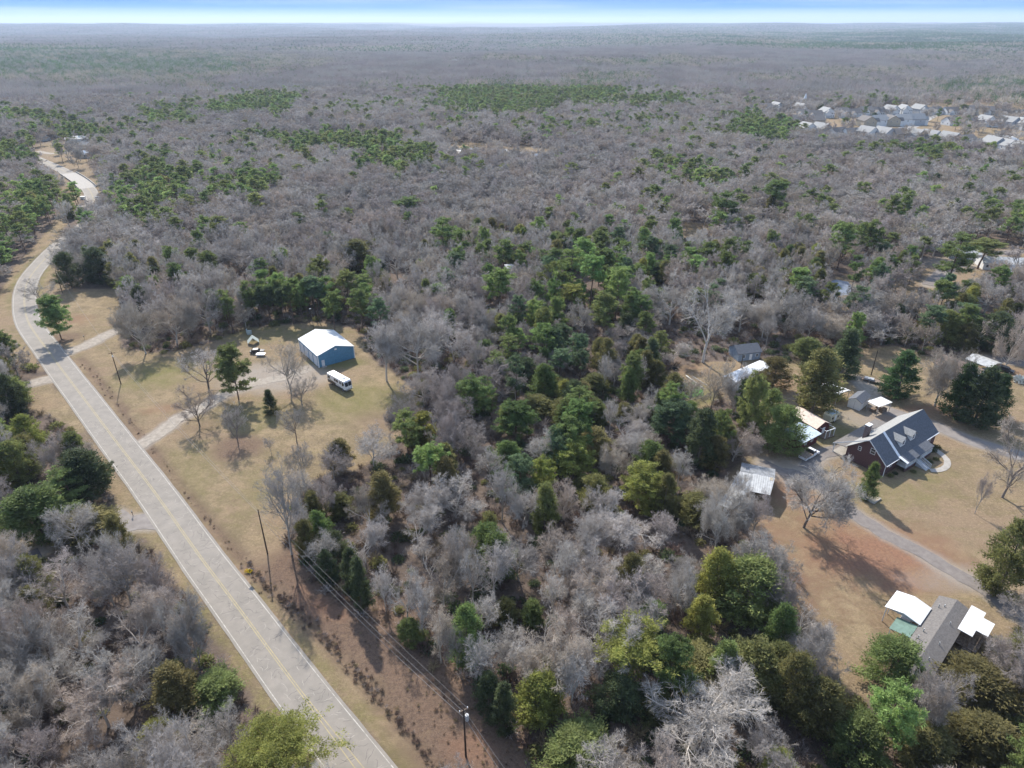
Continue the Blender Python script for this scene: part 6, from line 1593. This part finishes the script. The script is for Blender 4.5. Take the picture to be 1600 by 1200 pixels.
for i in range(9):
    for j in range(13):
        u = i / 8 * pi / 2; a = j / 12 * 2 * pi; V.append((cos(a) * sin(u) * 16, sin(a) * sin(u) * 12, 2.5 + 5.5 * cos(u)))
for i in range(8):
    for j in range(12): q = i * 13 + j; F.append((q, q + 13, q + 14, q + 1))
me = bpy.data.meshes.new('tent_skin'); me.from_pydata(V, [], F); me.materials.append(M['metal_white']); me.update(); add('tent_skin', me, big)
posts(big, [(15, 0), (-15, 0), (0, 11), (0, -11), (11, 8), (-11, 8), (11, -8), (-11, -8)], 0, 3, .15, 'steel')

# ---- the bridge on the far road
bi = [i for i, p in enumerate(ROAD) if 270 < proj(p.x, p.y, 0)[1] < 294 and p.y > 300 and proj(p.x, p.y, 0)[0] < 150]
BR = ROAD[bi[0]:bi[-1] + 1] if len(bi) > 4 else ROAD[4:14]
bt = thing('road_bridge', 'pale concrete bridge with side rails on the far curving road', 'bridge', BR[len(BR) // 2])
def bstrip(name, off0, off1, z0, z1, m):
    v, f = [], []
    for i, p in enumerate(BR):
        t, nn = frame_of(BR, i)
        for o, z in ((off0, z0), (off1, z0), (off1, z1), (off0, z1)):
            q = p + nn * o - bt.location; v.append((q.x, q.y, z))
    for i in range(len(BR) - 1):
        for k in range(4): a = i * 4 + k; b = i * 4 + (k + 1) % 4; f.append((a, b, b + 4, a + 4))
    f += [(0, 1, 2, 3), tuple(4 * (len(BR) - 1) + k for k in (3, 2, 1, 0))]
    me = bpy.data.meshes.new(name); me.from_pydata(v, [], f); me.materials.append(M[m]); me.update(); add(name, me, bt)
bstrip('deck', -4.9, 4.9, -.8, .03, 'concrete')
for s_ in (-1, 1): bstrip('parapet', s_ * 5.15 - .2, s_ * 5.15 + .2, -.9, .85, 'concrete')
for p, o in ((BR[len(BR) // 3], 1), (BR[2 * len(BR) // 3], 1)):
    q = p - bt.location; MB().box(q.x - 3.5, q.x + 3.5, q.y - .6, q.y + .6, -4.5, -.81).build('pier', M['concrete'], bt)
q = at(153, 311); i_ = min(range(len(ROAD)), key=lambda i: (ROAD[i] - q).length); t_, n__ = frame_of(ROAD, i_); q = ROAD[i_] - n__ * 0 
side = 1 if (at(153, 311) - ROAD[i_]).dot(n__) > 0 else -1
cc = ROAD[i_] + n__ * side * 2.0
vehicle('car', 'dark car driving on the far road below the bridge', 'car', cc.x, cc.y, atan2(t_.y, t_.x), 4.8, 1.9, 1.6, 'paint_black', (-2.0, -1.6, .5, 1.2), hood=.95).location.z = .03
q = at(130, 311); MB().box(-1.2, 1.2, -.8, .8, 0, 1.4).box(-1.35, 1.35, -.95, .95, 1.403, 1.6).build('utility_box', M['metal_white'], None, label='white utility box on the bank below the bridge', cat='box').location = q

# ---- utility poles and wires
def pole(foot, top_px, label, h=None, cross=False, m='wood_pole', r=.16):
    f = at(*foot); hh = h or 11.0
    t = thing('utility_pole', label, 'utility pole', f, radians(30))
    MB().cyl((0, 0, -.3), (0, 0, hh), r, r * .62, n=10).build('shaft', M[m], t)
    return t, Vector((f.x, f.y, hh))
pA, TA = pole((189, 600), None, 'utility pole in the grass beside the gravel entrance', 10.6)
MB().box(-.9, .9, -.06, .06, 10.0, 10.14).build('crossarm', M['wood_pole'], pA)
MB().cyl((0, -.3, 9.0), (0, -.3, 9.5), .16).build('lamp', M['trim_white'], pA)
pB, TB = pole((418, 865), None, 'bare dark utility pole in the grass beside the road ditch', 11.2)
pC, TC = pole((728, 1182), None, 'utility pole with grey transformer and crossarm near the bottom edge', 10.6)
MB().box(-.75, .75, -.06, .06, 10.2, 10.34).build('crossarm', M['wood_old'], pC)
tf = MB().cyl((.32, -.3, 8.3), (.32, -.3, 9.4), .27, n=14).build('transformer', M['metal_pale'], pC); MB().cyl((.32, -.3, 9.403), (.32, -.3, 9.7), .07).build('bushing', M['trim_white'], tf)
for x in (-.6, .6): MB().cyl((x, 0, 10.35), (x, 0, 10.6), .06).build('insulator', M['trim_white'], pC)
pD, TD = pole((98, 458), None, 'utility pole at the wood edge beside the corner field', 9.5)
pE, TE = pole((1361, 586), None, 'utility pole in the bare yard above the white shed', 8.2)
pF, TF = pole((490, 513), None, 'light pole behind the blue garage', 7.4, m='wood_old', r=.1)
MB().box(-.6, .1, -.08, .08, 7.3, 7.45).build('lamp', M['trim_white'], pF)
pG, TG = pole((1156, 584), None, 'leaning pole behind the long white mobile home', 6.5)
TO = at(1010, 1500, 10.4)
def wire(a, b, sag, r=.035, label='', off=0.0, dz=0.0):
    a, b = Vector(a), Vector(b); d = (b - a).normalized(); s_ = Vector((-d.y, d.x, 0)) * off
    pts = [a.lerp(b, t / 24) + s_ + Vector((0, 0, dz - sag * 4 * (t / 24) * (1 - t / 24))) for t in range(25)]
    V, F = tubes(np.array([[tuple(p) for p in pts]]), np.array([r * .6]), np.array([r * .6]), 4)
    add('power_line', np_mesh('power_line', V, [F], [M['wire']]), label=label, cat='power line', group='overhead lines beside the road')
pm('wire', (.20, .19, .18), .5)
wire(TD, TA, .8, .04, 'overhead line across the corner field', dz=-.3)
wire(TA, TB, 1.2, .045, 'thick overhead line across the roadside field', dz=-.9); wire(TA, TB, .7, .03, 'thin upper overhead line across the roadside field', dz=-.15)
wire(TB, TC, 1.4, .045, 'lowest and thickest line above the brown brush strip', dz=-1.9); wire(TB, TC, 1.1, .035, 'middle line above the brown brush strip', off=.35, dz=-1.4); wire(TB, TC, .6, .03, 'top line above the brown brush strip', off=.5, dz=-.1)
wire(TC, TO, .8, .03, 'top line leaving the transformer pole at the bottom edge', dz=-.1); wire(TC, TO, 1.2, .045, 'lower line leaving the transformer pole at the bottom edge', dz=-1.6)

# ---- road sign
q = at(393, 905)
sg = thing('road_sign', 'yellow diamond warning sign with black curve arrow beside the road', 'road sign', (q.x, q.y, 0), radians(18))
MB().cyl((0, 0, 0), (0, 0, 2.7), .04).build('post', M['steel'], sg)
cz = 2.15; a = .62
MB().prism([(-a, cz), (0, cz - a), (a, cz), (0, cz + a)], 'y', -.075, -.05).build('sign_plate', M['sign_yellow'], sg)
MB().box(-.05, .05, -.082, -.077, cz - .34, cz).box(-.05, .16, -.083, -.078, cz, cz + .1).prism([(.12, cz - .04), (.34, cz + .05), (.12, cz + .14)], 'y', -.084, -.079).box(.02, .1, -.0815, -.0765, cz + .1, cz + .3).build('arrow_symbol', M['sign_black'], sg)
# mailboxes
for px, lb in (((132, 530), 'small dark mailbox at the gravel entrance right of the road'), ((61, 573), 'dark mailbox on the left verge opposite the gravel entrance'), ((208, 806), 'mailbox on a post beside the short side road')):
    q = at(*px); t = thing('mailbox', lb, 'mailbox', q, .6, 'mailboxes along the road')
    MB().box(-.05, .05, -.05, .05, 0, 1.05).build('post', M['wood_old'], t); MB().prism([(-.13, 1.053), (.13, 1.053), (.13, 1.22), (.07, 1.31), (-.07, 1.31), (-.13, 1.22)], 'y', -.28, .28).build('box', M['paint_black'], t)
# small things about the garage
q = at(402, 551)
vehicle('car', 'old black and white car on the gravel left of the garage', 'car', q.x, q.y, radians(10), 4.4, 1.8, 1.4, 'paint_black', (-1.8, -1.2, .5, 1.1), hood=.85)
q = at(407, 556); o = MB().prism([(-1.2, .3), (1.2, .3), (1.6, .8), (-1.2, .8)], 'y', -.7, .7).build('boat', M['paint_white'], None, label='small white boat hull beside the old black car', cat='boat'); o.location = q
q = at(396, 536); o = thing('tarp_shelter', 'pale tarp shelter in the bushes left of the garage', 'shelter', q, .4)
for a, b in (((-1.8, .6), (0, 2.4)), ((.003, 2.4), (1.8, .6))): MB().slab([(a[0], -1.5, a[1]), (b[0], -1.5, b[1]), (b[0], 1.5, b[1]), (a[0], 1.5, a[1])], .05).build('tarp', M['tarp'], o)
posts(o, [(-1.6, -1.4), (1.6, -1.4), (1.6, 1.4), (-1.6, 1.4)], 0, .55, .04, 'steel')
q = at(390, 522); o = MB().box(-.7, .7, -.5, .5, 0, 1.3).box(-.9, -.72, -.4, .4, .6, 1.9).build('water_tank', M['tarp'], None, label='white tank behind the pale tarp shelter', cat='tank'); o.location = q
# dark trailer in the bare yard
q = at(1360, 596); t = thing('utility_trailer', 'loaded flat trailer in the bare yard below the utility pole', 'trailer', q, radians(-35))
for k in range(6): MB().box(-2.6, 2.6, -1.05 + k * .35, -.73 + k * .35, .55, .62).build('bed_plank', M['plank'], t)
MB().box(-1.8, .8, -.8, .6, .623, 1.1).build('load', M['siding_grey'], t); MB().cyl((2.6, 0, .5), (4.0, 0, .45), .05).build('tow_bar', M['steel'], t)
for y in (-1.2, 1.2): wheel(t, -.2, y, .33, .2)
# garden plot with white pipes
gp = [at(1034, 602), at(1083, 597), at(1098, 609), at(1100, 618), at(1075, 622), at(1040, 614)]
me = bpy.data.meshes.new('garden_plot'); me.from_pydata([(p.x, p.y, .03) for p in gp], [], [tuple(range(len(gp)))]); me.materials.append(M['garden_green']); me.update(); add('garden_plot', me, kind='structure')
for k, (a, b, lb) in enumerate([((1072, 588), (1099, 608), 'long white pipe along the right side of the green garden plot'), ((1061, 594), (1081, 609), 'white pipe lying across the green garden plot'), ((1082, 589), (1104, 603), 'grey timber right of the long white pipe')]):
    A, B_ = at(*a), at(*b); o = MB().cyl((A.x, A.y, .25), (B_.x, B_.y, .25), .16 if k == 0 else .09).build('garden_pipe', M['pvc' if k < 2 else 'metal_pale'], None, label=lb, cat='pipe')
for k, (px, lb) in enumerate([((1045, 577), 'dark heap of scrap above the garden plot'), ((1055, 577), 'second dark heap of scrap above the garden plot'), ((1119, 628), 'pile of pale firewood below the mobile home')]):
    q = at(*px); V, F = gen_bush(80 + k, 60, w=.12); o = add('scrap_heap' if k < 2 else 'wood_pile', np_mesh('heap', V, F, [M['paint_black' if k < 2 else 'brush_pile']]), label=lb, cat='heap'); o.location = q; o.scale = (1.5, 1.3, .8)
# bluish pond sheet in the gap
gp = [at(*p) for p in ((1292, 442), (1306, 437), (1325, 440), (1332, 450), (1326, 461), (1304, 462), (1292, 455))]
me = bpy.data.meshes.new('pond'); me.from_pydata([(p.x, p.y, .03) for p in gp], [], [tuple(range(len(gp)))]); me.materials.append(M['pond']); me.update(); add('pond', me, kind='structure')
# yellow forsythia at the sign
q = at(386, 893); V, F = gen_leafy(90, 200, .25); pm('blossom', (.62, .42, .02), .8); o = add('shrub', np_mesh('shrub', V, F, [M['blossom']]), label='small yellow flowering shrub behind the road sign', cat='shrub'); o.location = q; o.scale = (.7, .7, .7)
q = at(1593, 596); V, F = gen_leafy(91, 260, .4); o = add('shrub', np_mesh('shrub', V, F, [M['flower_white']]), label='white flowering bush at the right edge below the light grey carport', cat='shrub'); o.location = q; o.scale = (2.2, 2.2, 2.6)

# ---------------------------------------------------------------- air
hz = bpy.data.materials.new('haze'); hz.use_nodes = True
hn, hl = hz.node_tree.nodes, hz.node_tree.links
hn.clear(); ho = hn.new('ShaderNodeOutputMaterial'); hv = hn.new('ShaderNodeVolumePrincipled')
hv.inputs['Color'].default_value = (0.66, 0.80, 1.0, 1); hv.inputs['Density'].default_value = HAZE; hv.inputs['Anisotropy'].default_value = 0.2
hl.new(hv.outputs[0], ho.inputs['Volume'])
MB().box(-43000, 43000, -43000, 43000, -110, 210).build('haze', hz, kind='stuff')
